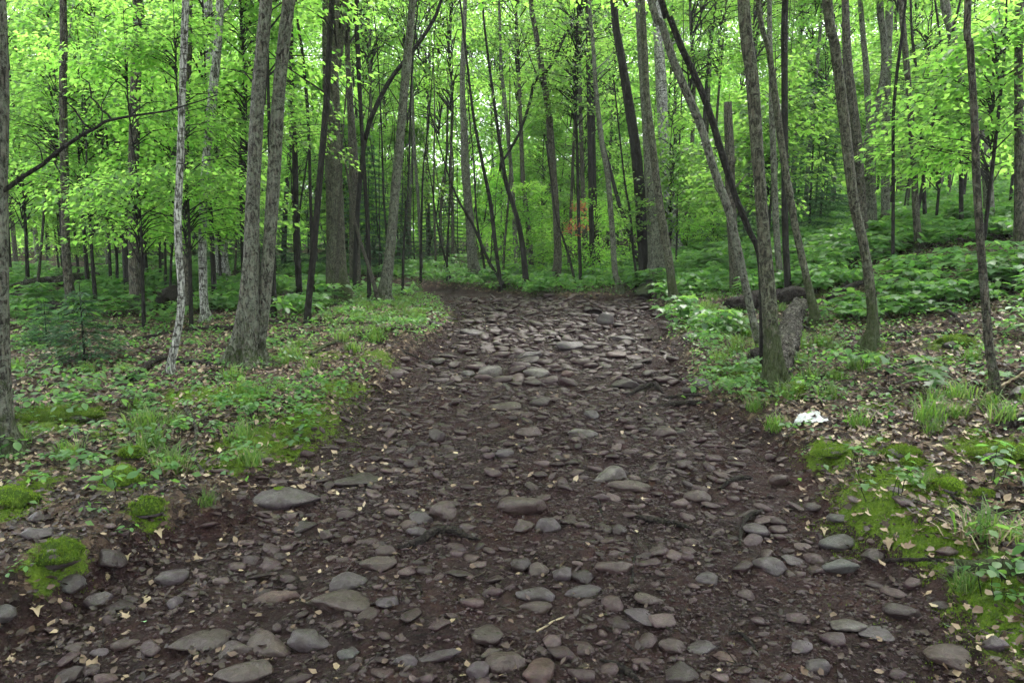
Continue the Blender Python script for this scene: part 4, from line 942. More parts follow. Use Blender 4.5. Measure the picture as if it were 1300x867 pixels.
# every larger stone one can single out: px, py, width px, thickness, depth ratio, rounded?, material, yaw, label
ST = [
(366, 629, 80, .30, .62, 1, 's_grey', .1, 'large smooth oval stone with a green moss spot at the left trail edge'),
(458, 604, 66, .18, .6, 0, 's_dark', .1, 'flat dark slab at the left trail edge behind the mossy oval stone'),
(564, 650, 36, .60, .8, 1, 's_brown', .3, 'rounded stone left of the large boulder in mid trail'),
(664, 642, 66, .38, .6, 1, 's_brown', .35, 'largest rounded brown boulder in the middle of the trail'),
(800, 615, 58, .28, .45, 1, 's_brown', -.1, 'long rounded stone right of centre beside a pale flat one'),
(772, 602, 42, .45, .7, 0, 's_pale', .3, 'pale flat topped stone touching the long rounded stone'),
(694, 669, 34, .60, .7, 0, 's_grey', .3, 'angular grey block just below the largest boulder'),
(665, 668, 26, .5, .9, 0, 's_brown', .8, 'upright brown wedge left of the angular grey block'),
(444, 738, 48, .50, .7, 1, 's_grey', .2, 'rounded grey cobble lying on the brown flat slab at lower left'),
(432, 763, 72, .28, .6, 0, 's_olive', .15, 'brown flat slab under the rounded grey cobble'),
(352, 757, 54, .35, .5, 0, 's_red', .25, 'reddish oblong block at lower left of the trail'),
(255, 808, 76, .16, .6, 0, 's_olive', .2, 'large flat olive slab near the bottom left'),
(297, 821, 46, .35, .7, 0, 's_olive', .3, 'olive brown stone touching the right end of the olive slab'),
(340, 818, 60, .32, .7, 0, 's_brown', -.6, 'curved brown stone with a broken notch at lower left'),
(394, 813, 54, .42, .55, 0, 's_grey', .05, 'blocky grey stone with a flat top right of the curved brown stone'),
(442, 830, 29, .5, .8, 1, 's_green', .5, 'small smooth greenish pebble right of the blocky grey stone'),
(308, 850, 70, .22, .5, 0, 's_olive', .3, 'long flat slab at the bottom edge under the curved brown stone'),
(125, 762, 33, .55, .9, 1, 's_grey', .1, 'squarish grey stone in leaf litter at left'),
(90, 739, 34, .45, .8, 1, 's_green', .2, 'grey green stone just below the mossy stone'),
(4, 780, 34, .45, .8, 0, 's_green', .2, 'green grey stone cut by the left edge'),
(222, 766, 18, .8, 1.6, 1, 's_purple', .1, 'narrow upright purple grey stone in the litter'),
(220, 730, 40, .4, .8, 1, 's_grey', .1, 'half buried grey stone above the narrow upright one'),
(136, 709, 44, .45, .7, 0, 's_dark', -.3, 'dark angular stone right of the mossy stone'),
(50, 678, 34, .45, .8, 1, 's_grey', .1, 'dull grey stone in litter above the mossy stone'),
(50, 657, 20, .6, .9, 1, 's_dark', .1, 'small dark stone below the yellow green moss at left'),
(88, 857, 34, .5, .8, 1, 's_dark', .3, 'dark round stone at the bottom left corner'),
(160, 816, 34, .35, .5, 0, 's_brown', .5, 'oblong brown stone left of the olive slab'),
(97, 820, 28, .3, .8, 0, 's_brown', .1, 'flat brown stone near the bottom left corner'),
(126, 827, 22, .35, .7, 1, 's_purple', .1, 'small bluish pebble between two brown stones at bottom left'),
(686, 850, 38, .55, 1.3, 1, 's_red', -.3, 'smooth reddish egg shaped stone at the bottom middle'),
(606, 855, 28, .8, 1.0, 1, 's_purple', .1, 'round ball like stone at the bottom left of the reddish egg'),
(640, 838, 56, .35, .6, 0, 's_brown', .4, 'flat brown stone between round ball and reddish egg'),
(617, 807, 38, .4, .9, 0, 's_olive', .6, 'jagged olive stone standing above the flat brown stone'),
(622, 829, 32, .4, .6, 0, 's_brown', .4, 'narrow brown stone under the jagged olive one'),
(516, 839, 32, .4, .6, 1, 's_purple', .4, 'pointed purple pebble at lower left of the jagged olive stone'),
(556, 830, 60, .16, .3, 0, 's_purple', .3, 'thin purple slab pointing to the jagged olive stone'),
(492, 763, 30, .4, .8, 0, 's_purple', .1, 'bluish purple stone in the mud below the dark root'),
(680, 752, 48, .35, .6, 0, 's_grey', -.3, 'thin wavy slab in the stack below the trail centre'),
(680, 770, 40, .35, .5, 1, 's_brown', 0, 'flat oval stone lowest of the centre stack'),
(662, 718, 28, .6, .8, 1, 's_dark', .1, 'dark round stone at top left of the centre stack'),
(684, 725, 28, .7, .9, 1, 's_brown', .4, 'brown rounded stone topmost of the centre stack'),
(714, 729, 26, .55, .9, 1, 's_purple', .3, 'oval purple grey stone right of the centre stack'),
(740, 732, 30, .4, .7, 1, 's_dark', 0, 'dark oval stone next to the purple grey oval'),
(740, 749, 48, .28, .5, 0, 's_grey', 0, 'long flat grey stone below the dark oval'),
(529, 674, 26, .45, .7, 1, 's_purple', -.1, 'smooth purple pebble above the dark root'),
(535, 659, 32, .5, .7, 0, 's_grey', .1, 'blocky grey stone above the smooth purple pebble'),
(480, 715, 46, .35, .6, 1, 's_brown', .1, 'long brown stone left under the dark root'),
(490, 699, 26, .5, .7, 0, 's_brown', 0, 'small brown stone at left end of the dark root'),
(787, 675, 19, .8, .9, 1, 's_dark', 0, 'knobby dark pebble at left of the right hand root'),
(779, 718, 48, .30, .4, 1, 's_brown', -.05, 'smooth brown sausage shaped stone beside the stick'),
(977, 719, 44, .42, .6, 1, 's_grey', -.15, 'smooth dark grey cobble right of centre in the lower trail'),
(960, 674, 32, .4, .8, 0, 's_purple', 0, 'flat purple grey stone inside the bend of the curved root'),
(853, 819, 34, .5, .8, 1, 's_brown', -.2, 'smooth brown cobble low right of centre'),
(890, 818, 42, .25, .7, 0, 's_grey', .3, 'flat grey stone beside the smooth brown cobble'),
(921, 834, 34, .35, .6, 0, 's_red', -.4, 'pinkish broken stone at bottom right of centre'),
(864, 856, 46, .5, .7, 0, 's_dark', 0, 'dark angular stone at the bottom right of centre'),
(1018, 819, 28, .45, .8, 1, 's_purple', .2, 'bluish smooth pebble at lower right'),
(811, 780, 38, .22, .8, 0, 's_purple', -.3, 'flat square purple slab low in the trail'),
(824, 758, 38, .25, .6, 0, 's_brown', 0, 'flat brown slab above the square purple slab'),
(897, 733, 30, .45, .7, 0, 's_grey', 0, 'grey wedge left of the smooth dark grey cobble'),
(947, 755, 22, .6, .9, 1, 's_brown', 0, 'small round brown stone below the smooth dark grey cobble'),
(1035, 845, 34, .5, .7, 1, 's_grey', .1, 'grey stone at the bottom edge right of the bluish pebble'),
(1008, 709, 30, .2, .8, 0, 's_purple', .4, 'flat purple flake right of the smooth dark grey cobble'),
(1064, 656, 30, .3, .8, 0, 's_green', 0, 'flat green grey stone at the lower edge of the moss bank'),
(1062, 688, 44, .32, .6, 0, 's_green', .1, 'blue green stone at the right trail edge'),
(1066, 717, 46, .35, .6, 0, 's_green', -.35, 'grey green stone below the blue green one'),
(1108, 705, 30, .45, .8, 0, 's_dark', -.3, 'dark brown stone at the left end of the right stick'),
(1145, 776, 46, .38, .6, 1, 's_dark', -.35, 'dark oval stone at lower right of the trail'),
(1194, 768, 26, .4, .7, 1, 's_dark', -.1, 'small black stone at the right litter edge'),
(1211, 727, 20, .85, 1, 1, 's_dark', 0, 'round black pebble at the end of the right stick'),
(1206, 832, 58, .35, .9, 1, 's_brown', 0, 'big half buried brown dome at the lower right corner'),
(1262, 818, 32, .5, .7, 0, 's_purple', -.4, 'purple stone between the moss and the lower right corner'),
(1077, 791, 46, .22, .6, 0, 's_pale', 0, 'pale speckled flat stone at lower right'),
(1111, 803, 40, .2, .7, 0, 's_grey', 0, 'flat grey stone right of the pale speckled one'),
(1035, 643, 26, .35, .7, 0, 's_dark', -.3, 'dark flat stone left of the moss bank'),
(990, 611, 26, .6, .8, 1, 's_brown', 0, 'brown rounded stone at the upper right trail edge'),
(885, 630, 36, .45, .7, 1, 's_brown', .1, 'brown rounded stone at middle right of the trail'),
(621, 472, 32, .5, .8, 1, 's_pale', .2, 'pale rounded stone in the upper left part of the trail'),
(680, 474, 32, .4, .7, 1, 's_pale', 0, 'pale oval stone right of the other pale one in the upper trail'),
(595, 475, 18, .5, .8, 1, 's_grey', 0, 'small grey stone left of the pale rounded stone'),
(640, 516, 44, .28, .5, 0, 's_brown', -.1, 'flat brown slab in the upper middle of the trail'),
(686, 511, 28, .45, .7, 1, 's_dark', 0, 'dark rounded stone right of the flat brown slab'),
(751, 527, 21, .5, .8, 1, 's_grey', 0, 'small smooth grey stone right of the green leaf'),
(721, 476, 16, .6, .8, 0, 's_red', .5, 'small rust brown stone in the upper trail'),
(671, 548, 34, .4, .7, 0, 's_brown', 0, 'brown stone in mid trail above a row of pebbles'),
(740, 549, 38, .32, .6, 1, 's_pale', 0, 'pale smooth stone in mid trail'),
(843, 549, 32, .4, .5, 0, 's_brown', 0, 'brown block at the right part of mid trail'),
(725, 439, 38, .35, .6, 1, 's_grey', -.1, 'smooth grey stone high up the trail before the slabs'),
(672, 451, 32, .35, .6, 0, 's_grey', .1, 'grey slab high up the trail left of the smooth grey stone'),
(789, 430, 34, .3, .6, 0, 's_grey', -.3, 'grey slab at the right of the upper trail'),
(605, 421, 40, .2, .6, 0, 's_purple', -.3, 'flat tilted slab at the left of the upper trail'),
(769, 409, 22, .9, .8, 0, 's_grey', 0, 'blocky mossy boulder standing at the far end of the trail'),
(795, 487, 38, .35, .5, 0, 's_dark', .2, 'dark flat slab at the upper right of the trail'),
(555, 554, 22, .7, .8, 0, 's_dark', 0, 'dark angular stone in the left half of mid trail'),
(554, 459, 22, .4, .7, 1, 's_dark', 0, 'dark oval stone near the upper left trail edge'),
(890, 487, 24, .5, .8, 0, 's_grey', 0, 'grey stone at the upper right trail edge'),
(240, 381, 14, .6, .8, 0, 's_pale', 0, 'pale stone between the dark mossy log end and the whitest birch'),
(270, 381, 13, .7, .8, 0, 's_pale', .4, 'pale stone just right of the whitest birch foot'),
(1300, 500, 36, .5, .8, 0, 's_grey', .2, 'grey boulder cut by the right edge behind the pale thin branch'),
(875, 497, 20, .5, .8, 0, 's_dark', .2, 'dark stone beside the parallel roots on the right'),
(522, 590, 20, .6, .9, 1, 's_dark', 0, 'small dark round stone left of mid trail'),
(640, 575, 24, .5, .8, 1, 's_grey', 0, 'grey pebble standing in mid trail'),
(413, 680, 20, .6, .9, 0, 's_brown', .3, 'brown wedge shaped stone at left of the trail below the oval stone'),
(386, 668, 34, .4, .7, 0, 's_dark', .8, 'dark brown wedge below the mossy oval stone'),
]
placed = []
for k, (px, py, w_, th, dr, rd, mt, yaw, lab) in enumerate(ST):
    p = at(px, py+w_*.10); t = p[1]/ray(px, py)[1]
    sx = w_*.5/FPX*t*1.04
    sz = sx*th*1.15
    me = rmesh(rd, k % (8 if rd else 16), mt)
    o = tag(obj('stone', me, None, (p[0], p[1], float(H(p[0], p[1]))+sz*.30), (R_.gauss(0, .08), R_.gauss(0, .08), yaw), (sx, sx*dr*1.1, sz)), lab, 'stone', 'stones lying on and beside the trail')
    placed.append((p[0], p[1], sx))
    if k == 0:
        n = 500; a = rg.uniform(0, 6.28, n); r = rg.random(n)**.5
        q = np.stack([-.28+np.cos(a)*r*.16, .05+np.sin(a)*r*.3, np.full(n, .92)], -1)*[1, 1, 1]
        v, f = moss_blades(q, .05); v[:, 2] = np.maximum(v[:, 2], .8)
        obj('moss', mesh('moss', v, f, M['moss_tip']), o)
# ---------------------------------------------------------------- moss covered stones and logs
def moss_cap(o_name, px, py, w_, h_, dr, label, full=False, stone=True, cat='mossy stone'):
    p = at(px, py); t = p[1]/ray(px, py)[1]; sx = w_*.5/FPX*t; sz = sx*h_; sy = sx*dr
    e = empty(o_name, (p[0], p[1], float(H(p[0], p[1]))), label=label, cat=cat)
    if stone: obj('stone', rmesh(0, R_.randrange(16), 's_grey'), e, (0, 0, sz*.25), (0, 0, .1), (sx*.96, sy*.96, sz*.94))
    V = I3[0].copy(); V = V[:, :]*(1+.55*(vnoise(V[:, 0]*2.5+px, V[:, 1]*2.5+V[:, 2]*2, 4)-.45)+.3*(vnoise(V[:, 0]*6+px, V[:, 1]*6+V[:, 2]*5, 6)-.5))[:, None]
    V = V*[sx*1.02, sy*1.02, sz*1.04]+[0, 0, sz*.3]
    zmin = -.02 if full else sz*.15
    V[:, 2] = np.maximum(V[:, 2], zmin+0*V[:, 2])
    obj('moss', mesh('moss', V, I3[1], M['moss'], True), e)
    n = int(2200+60000*sx*sx); d = rg.normal(0, 1, (n, 3)); d[:, 2] = abs(d[:, 2]); d /= np.linalg.norm(d, axis=1)[:, None]
    # nearest displaced vertex radius
    idx = np.argmax(d@I3[0].T, axis=1)
    q = V[idx]+rg.normal(0, 1, (n, 3))*sx*.05
    v, f = moss_blades(q, .007)
    tag(obj('moss_tips', mesh('moss_tips', v, f, M['moss_tip']), e), kind='stuff')
for a in [('mossy_stone', 155, 614, 44, .75, .8, 'rounded moss cushion on the left verge, upper one of two'), ('mossy_stone', 188, 650, 40, .7, .8, 'lumpy moss cushion on the left verge, lower one of two'),
          ('mossy_stone', 77, 712, 52, .6, .8, 'moss capped stone near the left edge above the squarish grey stone'), ('mossy_stone', 12, 640, 60, .5, .8, 'yellow green mossy mound cut by the left edge'),
          ('mossy_stone', 72, 533, 98, .22, .35, 'long low moss covered ridge left of the small seedlings'), ('mossy_stone', 1214, 439, 42, .45, .7, 'flat moss covered boulder among shrubs on the right slope'),
          ('mossy_stone', 1203, 622, 34, .6, .8, 'round moss cushion on the right verge among litter'), ('mossy_stone', 1248, 630, 22, .6, .8, 'smallest moss cushion right of the round one'),
          ('mossy_stone', 1060, 578, 60, .3, .5, 'low mossy ridge below the white scrap'), ('mossy_stone', 1143, 580, 40, .5, .6, 'mossy hump in the middle of the right bank'),
          ('mossy_stone', 1158, 592, 26, .6, .7, 'small moss knob touching the mossy hump'), ('mossy_stone', 1008, 500, 28, .8, .8, 'moss lump at the right foot of the near right trunk'),
          ('mossy_stone', 170, 580, 32, .6, .8, 'grassy moss hummock behind the two left moss cushions'), ('mossy_stone', 1272, 578, 80, .25, .5, 'broad moss mat near the right edge')]:
    moss_cap(*a)
def log(label, pts, bark, y0=None, moss=False, name='fallen_log', cat='log', sides=14, ends=None, lift=.6):
    """pts: px, py, width px; each point lies on the ground"""
    W = []
    for px, py, w_ in pts:
        p = at(px, py); t = p[1]/ray(px, py)[1]; r = w_*.5/FPX*t
        W.append([p[0], p[1], float(H(p[0], p[1]))+r*lift, r])
    W = np.array(W); b = W[0, :3].copy(); W[:, :3] -= b
    e = empty(name, b, label=label, cat=cat)
    P = spline(W, .03)
    k = len(TREES)+int(pts[0][0])
    P[1:-1, :3] += np.random.default_rng(k).normal(0, .004, (len(P)-2, 3))
    v, f = tube(P[:, :3], P[:, 3], sides, True, .34, k % 50)
    ctr = np.repeat(P[:, :3], sides, 0); q_ = v[:len(ctr)]-ctr
    q_ *= (1+.45*(fbm(v[:len(ctr), 0]*16+k, v[:len(ctr), 1]*8+v[:len(ctr), 2]*16, 5, 4)-.5)-.10*(vnoise(v[:len(ctr), 0]*40+k, v[:len(ctr), 1]*12+v[:len(ctr), 2]*40, 8) > .6))[:, None]
    v[:len(ctr)] = ctr+q_
    ax_ = (P[-1, :3]-P[-2, :3])/np.linalg.norm(P[-1, :3]-P[-2, :3])
    jg = np.random.default_rng(k).uniform(-.5, .6, sides)[:, None]*P[-1, 3]*1.3
    v[len(ctr)-sides:len(ctr)] += ax_*jg; v[:sides] -= ax_*jg[::-1]
    v[len(ctr)] += (P[1, :3]-P[0, :3])*.8; v[len(ctr)+1] -= ax_*P[-1, 3]*.8
    o = obj('wood', mesh('wood', v, f, M[bark], True), e)
    return e, b, P
def stick(label, pts, bark='dead_wood', name='stick', cat='stick', lift=.7):
    W = []
    for px, py, w_ in pts:
        p = at(px, py); t = p[1]/ray(px, py)[1]; r = w_*.5/FPX*t
        W.append([p[0], p[1], float(H(p[0], p[1]))+r*lift, r])
    W = np.array(W); b = W[0, :3].copy(); W[:, :3] -= b
    P = spline(W, .025); P[1:-1, :3] += np.random.default_rng(int(pts[0][0])).normal(0, .002, (len(P)-2, 3))
    v, f = tube(P[:, :3], P[:, 3]*(1+.12*np.sin(np.arange(len(P))*.21+pts[0][0])), 9, True, .10, int(pts[0][0]) % 40)
    return tag(obj(name, mesh(name, v, f, M[bark], True), None, b), label, cat)
lg, lb, lp = log('short thick rotting log with pale peeling bark beside the near right trunk', [(990, 482, 27), (998, 447, 28), (1006, 415, 26), (1013, 394, 21)], 'rot_birch', sides=36, lift=.6)
log('dark broken log lying crosswise behind the short pale log', [(925, 398, 18), (955, 396, 22), (985, 390, 22), (1022, 384, 17)], 'dead_wood', lift=1.2)
log('thin black fallen branch sloping up behind the mossy grey maple', [(1050, 388, 8), (1075, 376, 8), (1098, 367, 7), (1150, 366, 4), (1190, 368, 3)], 'dead_wood', lift=2.5, cat='branch', name='fallen_branch')
log('fallen birch log with white and black bark at far left', [(20, 378, 14), (50, 372, 15), (85, 366, 13), (122, 358, 10)], 'rot_birch', lift=1.6)
log('dark rotten log under the fallen birch at far left', [(22, 385, 14), (45, 384, 16), (75, 388, 12)], 'dead_wood', lift=.8)
log('dark mossy log end behind the slim pale birch', [(205, 395, 22), (220, 388, 26), (238, 382, 20)], 'dead_wood', lift=.9)
log('long dark branch lying before the double trunked maple', [(238, 422, 7), (290, 420, 8), (345, 412, 6), (378, 408, 4)], 'dead_wood', name='fallen_branch', cat='branch', lift=1)
log('crooked broken branch piece on litter left of the slim pale birch', [(165, 485, 10), (182, 474, 9), (200, 462, 9), (225, 462, 7), (280, 466, 5)], 'dead_wood', name='fallen_branch', cat='branch', lift=1.2)
log('moss topped log at the right edge near the bottom moss bed', [(1215, 724, 16), (1245, 722, 20), (1275, 727, 24), (1310, 732, 26)], 'bark_mossy', lift=.5)
log('dark branch half buried at the right edge above the moss mat', [(1270, 548, 9), (1290, 540, 12), (1312, 532, 14)], 'dead_wood', lift=.7)
log('brown fallen branch in litter right of the mossy grey maple', [(1098, 430, 5), (1150, 425, 5), (1200, 424, 5), (1235, 428, 4)], 'dead_wood', name='fallen_branch', cat='branch')
log('pale thin branch leaning on litter at the right edge', [(1250, 508, 4), (1278, 492, 4), (1305, 474, 4)], 'litter_pale', name='fallen_branch', cat='branch', lift=3, sides=6)
for lab, pts, bk, lf in [('thin dead branch sloping through shrubs left of the slender near trunk', [(1140, 374, 4), (1175, 388, 4), (1205, 402, 4), (1222, 418, 3)], 'dead_wood', 3),
    ('short dark branch at the left foot of the mossy grey maple', [(1070, 456, 4), (1090, 454, 5), (1115, 457, 4)], 'dead_wood', 1),
    ('dark stick pointing away from the right foot of the near right trunk', [(1015, 478, 5), (1030, 487, 5), (1048, 498, 4)], 'dead_wood', 1.5),
    ('second dark stick crossing the one at the near right trunk', [(1008, 490, 4), (1030, 483, 4), (1060, 480, 3)], 'dead_wood', 2),
    ('pale thin stick lying over the short rotting log', [(1002, 408, 3), (1018, 420, 3), (1034, 426, 3)], 'rot_birch', 4),
    ('dark branch in litter before the slim pale birch', [(240, 463, 5), (262, 461, 6), (288, 458, 4)], 'dead_wood', 1),
    ('dark lump of rotten wood under the third tree from the left', [(68, 396, 16), (78, 398, 18), (90, 402, 12)], 'dead_wood', .8),
    ('exposed root spreading left from the thick pale peeling trunk', [(280, 366, 7), (268, 372, 5), (256, 384, 4)], 'rot_birch', 2),
    ('exposed root spreading right from the thick pale peeling trunk', [(288, 366, 7), (300, 372, 5), (312, 380, 4)], 'rot_birch', 2),
    ('long thin branch on the litter right of the double trunk', [(345, 440, 3), (370, 430, 4), (395, 424, 3), (420, 421, 3)], 'dead_wood', 1.5),
    ('mossy stick parallel to the trail on the left verge', [(395, 452, 4), (415, 440, 4), (440, 432, 3)], 'bark_mossy', 1),
    ('broken branch in front of the short dark branch on the right', [(1130, 470, 4), (1170, 462, 4), (1210, 466, 3)], 'dead_wood', 1)]:
    log(lab, pts, bk, name='fallen_branch', cat='branch', lift=lf, sides=8)
stick('dark knobbly burl at the foot of the leaning grey stem', [(955, 462, 18), (963, 460, 24), (972, 460, 16)], 'dead_wood', 'burl', 'burl', .6)
stick('short dark broken stump at far left behind the fallen birch', [(120, 366, 14), (121, 355, 15), (123, 345, 9)], 'bark_dark', 'stump', 'stump', 0)
for k in range(46):
    while True:
        y = R_.uniform(4.5, 15); x = R_.uniform(-1, 1)*(y*.72)
        if trail_mask(x, y) < .1: break
    a = R_.gauss(0, .7); L = R_.uniform(.4, 1.5); r = R_.uniform(.006, .017)
    q = [(x+math.cos(a)*L*t_, y+math.sin(a)*L*t_) for t_ in (0, .35, .7, 1)]
    P = np.array([(u_+R_.gauss(0, .03), v_+R_.gauss(0, .03), float(H(u_, v_))+r+R_.uniform(0, .04), r*(1-.5*i_/3)) for i_, (u_, v_) in enumerate(q)])
    b_ = P[0, :3].copy(); P[:, :3] -= b_; P = spline(P, .06); v, f = tube(P[:, :3], P[:, 3], 7, True, .3, k)
    o = tag(obj('fallen_branch', mesh('fallen_branch', v, f, M['dead_wood' if k % 3 else 'rot_birch'], True), None, b_), 'x', 'branch', 'dead branches lying on the forest floor')
    REL.append((o, x, y, ('long ' if L > .9 else 'short ')+('dark' if k % 3 else 'pale')+' fallen branch'))
# roots and sticks on the trail
for lab, pts, l in [('dark gnarled root arching over stones left of centre', [(505, 697, 8), (530, 692, 12), (552, 680, 15), (575, 678, 14), (590, 683, 10), (610, 686, 6)], .7),
  ('flat brown root in the trail right of centre', [(795, 655, 8), (815, 660, 11), (840, 665, 12), (862, 668, 9), (882, 675, 5)], .5),
  ('thin black curved root on the right half of the trail', [(974, 648, 7), (958, 654, 7), (945, 665, 6.5), (940, 680, 6), (939, 694, 5)], .9),
  ('arching root at the upper right of the trail', [(795, 505, 6), (812, 498, 8), (830, 493, 9), (842, 500, 7)], 1.2),
  ('dark long root lying at the right edge of the upper trail', [(820, 520, 8), (850, 516, 9), (880, 514, 8), (900, 512, 6)], .6),
  ('upper parallel root at right of the upper trail', [(835, 508, 6), (865, 505, 7), (900, 502, 6)], .5),
  ('short root stub below the brown rounded stone on the right', [(915, 622, 8), (930, 612, 10), (955, 608, 8)], .6),
  ('dark thick root at the bottom right of centre', [(762, 838, 6), (780, 845, 10), (800, 857, 11), (812, 866, 8)], .5),
  ('thin dark root hooking over a pebble at lower right', [(925, 806, 4), (940, 806, 6), (950, 815, 6), (962, 828, 5)], .9)]:
    stick(lab, [(a_, b_, c_*(.8 if 0 < i_ < len(pts)-1 else .4)) for i_, (a_, b_, c_) in enumerate(pts)], 'dead_wood', 'root', 'root', l+.3)
for lab, pts in [('upright short stick beside the sausage shaped stone', [(801, 746, 4), (803, 725, 4), (806, 704, 3)]), ('thin stick at the top of the knobby pebble', [(758, 633, 3), (762, 648, 3), (766, 660, 3)]),
  ('dark stick lying across litter at the right of the trail', [(1123, 714, 5), (1150, 712, 6), (1190, 712, 6), (1220, 714, 5)]), ('thin straw coloured stick at the bottom middle', [(682, 802, 3), (700, 792, 3), (718, 783, 3)]),
  ('short pale broken stick at the bottom right of the reddish egg', [(731, 863, 4), (738, 855, 4), (746, 846, 4)]), ('thin dark twig below the dark root', [(521, 731, 2.5), (530, 741, 3), (536, 752, 2.5)]),
  ('slim dark stick curving at the lower middle', [(697, 823, 3), (710, 834, 4), (724, 840, 4), (738, 842, 3)]), ('thin twig crossing the lower trail', [(788, 806, 2.5), (812, 800, 3), (770, 799, 2)]),
  ('curved black stick on the right bank above the moss cushions', [(1170, 608, 4), (1200, 625, 5), (1235, 645, 5), (1290, 650, 4)]), ('short twig beside the smooth brown cobble', [(765, 795, 2.5), (790, 812, 3), (808, 830, 2.5)])]:
    stick(lab, pts, 'litter_pale' if 'pale' in lab or 'straw' in lab else 'dead_wood')
# white scrap: crumpled thin sheet
p = at(1027, 536); t = p[1]
u, v = np.meshgrid(np.linspace(-1, 1, 26), np.linspace(-1, 1, 16))
rr = np.hypot(u, v); ang = np.arctan2(v, u); k_ = 1/np.maximum(1, rr*(1+.18*np.sin(3*ang+1)+.12*np.sin(5*ang)))
X = u*k_*.115; Y = v*k_*.07
wx, wy = p[0]+X, p[1]+Y
Z = H(wx, wy)+.02+.025*(fbm(X*22+3, Y*22, 2, 3)-.3)+.02*(v > .6)
V = np.stack([X, Y, Z-p[2]], -1).reshape(-1, 3); ii = np.arange(15)[:, None]*26+np.arange(25)[None]
F = np.stack([ii, ii+1, ii+27, ii+26], -1).reshape(-1, 4)
nV = len(V); V2 = np.concatenate([V, V-[0, 0, .0015]]); F2 = np.concatenate([F, F[:, ::-1]+nV])
tag(obj('white_scrap', mesh('white_scrap', V2, F2, M['white'], True), None, p), 'crumpled white scrap lying on litter beside the near right mossy trunk', 'litter')
# notable fallen leaves
lm = {'p': mesh('leaf_blade', MV*[.7, 1, 3.2], MF, M['litter_pale']), 'b': mesh('leaf_blade', MV*[1, 1, 2], MF, M['litter']), 'g': mesh('leaf_blade', EV, EF, M['fresh_fallen'])}
for (px, py), s, c, lab in [((685, 530), .075, 'g', 'single pale green leaf in the upper middle of the trail'), ((1202, 798), .085, 'g', 'pale green leaf lying at the lower right corner'), ((1200, 784), .06, 'p', 'tan maple leaf above the pale green leaf'),
    ((1275, 606), .09, 'p', 'tan leaf standing on edge on the right bank'), ((1225, 850), .05, 'p', 'tan star shaped leaf on the half buried dome'), ((343, 657), .07, 'p', 'pale maple leaf below the mossy oval stone'),
    ((200, 676), .08, 'p', 'pale oak leaf right of the lower moss cushion'), ((162, 708), .07, 'p', 'cream leaf right of the dark angular stone'), ((140, 733), .07, 'p', 'cream leaf above the squarish grey stone'),
    ((45, 775), .08, 'p', 'curled tan leaf at left beside the cut stone'), ((245, 714), .08, 'p', 'pair of pale leaf lobes above the half buried grey stone'), ((192, 764), .07, 'p', 'ragged cream leaf left of the narrow upright stone'),
    ((110, 850), .10, 'p', 'long pale leaf remains near the bottom left corner'), ((14, 843), .07, 'p', 'yellowish leaf at the bottom left corner'), ((184, 793), .05, 'g', 'small fresh green leaf in litter at lower left'),
    ((1045, 673), .07, 'p', 'pale leaf left of the blue green stone'), ((1130, 687), .08, 'p', 'thin tan leaf above the dark stick'), ((1170, 727), .06, 'p', 'pale leaf under the dark stick'), ((1290, 640), .10, 'p', 'large tan leaf at the right edge'),
    ((190, 578), .06, 'p', 'pale leaf beside the upper moss cushion'), ((320, 650), .07, 'b', 'brown curled leaf left of the mossy oval stone')]:
    p = at(px, py)
    tag(obj('fallen_leaf', lm[c], None, p+[0, 0, .012], (R_.gauss(0, .25), R_.gauss(0, .25), R_.uniform(0, 6.28)), (s*.72, s*.68, s*1.1)), lab, 'leaf')
# ---------------------------------------------------------------- loose stones filling the trail
def trail_x(y): return np.interp(y, EY, EL), np.interp(y, EY, ER)
R1 = [rock(500+k, I2, R_.choice([7, 11, 15]), .16, 1.0) for k in range(14)]
RS = [rock(600+k, I1, 4, .12) for k in range(10)]
R0 = [rock(700+k, (I1[0][:12], None), 2, .1) if False else None for k in range(1)]
cand = []
n = 0
rs = np.random.default_rng(11)
while len(cand) < 23000:
    y = 1.9+13.5*rs.random()**1.15
    l, r = trail_x(y); x = rs.uniform(l-.5, r+.5)
    m = trail_mask(np.array([x]), np.array([y]))[0]
    if rs.random() > m*1.0+.10: continue
    side = min(x-l, r-x)
    band = fbm(np.array([x*1.1]), np.array([y*.8]), 21, 2)[0]
    if band < .42 and rs.random() < .55: continue
    if side < .35 and rs.random() < .5: continue
    s = .0085*(1-rs.random())**(-1/1.9)
    if y > 7: s *= 1+.045*(y-7)
    s = min(s, .045 if y < 7 else .095)
    cand.append((x, y, s))
cand = [c for c in cand]
cand.sort(key=lambda c: -c[2])
acc = []; grid = {}
for x, y, s in cand:
    gx, gy = int(x//.25), int(y//.25); bad = False
    for i in (-1, 0, 1):
        for j in (-1, 0, 1):
            for q in grid.get((gx+i, gy+j), ()):
                if math.hypot(q[0]-x, q[1]-y) < (q[2]+s)*.78: bad = True; break
            if bad: break
        if bad: break
    if not bad:
        for q in placed:
            if abs(q[0]-x) < q[2]+s and math.hypot(q[0]-x, q[1]-y) < (q[2]+s)*.85: bad = True; break
    if bad: continue
    grid.setdefault((gx, gy), []).append((x, y, s)); acc.append((x, y, s))
acc.sort(key=lambda c: -c[2]/c[1])
share = [mesh('stone', v, I2[1], M['stone'], True) for v in R1]
bigV, bigF, nb = [], [], 0
X_ = np.array(acc); Z_ = H(X_[:, 0], X_[:, 1])
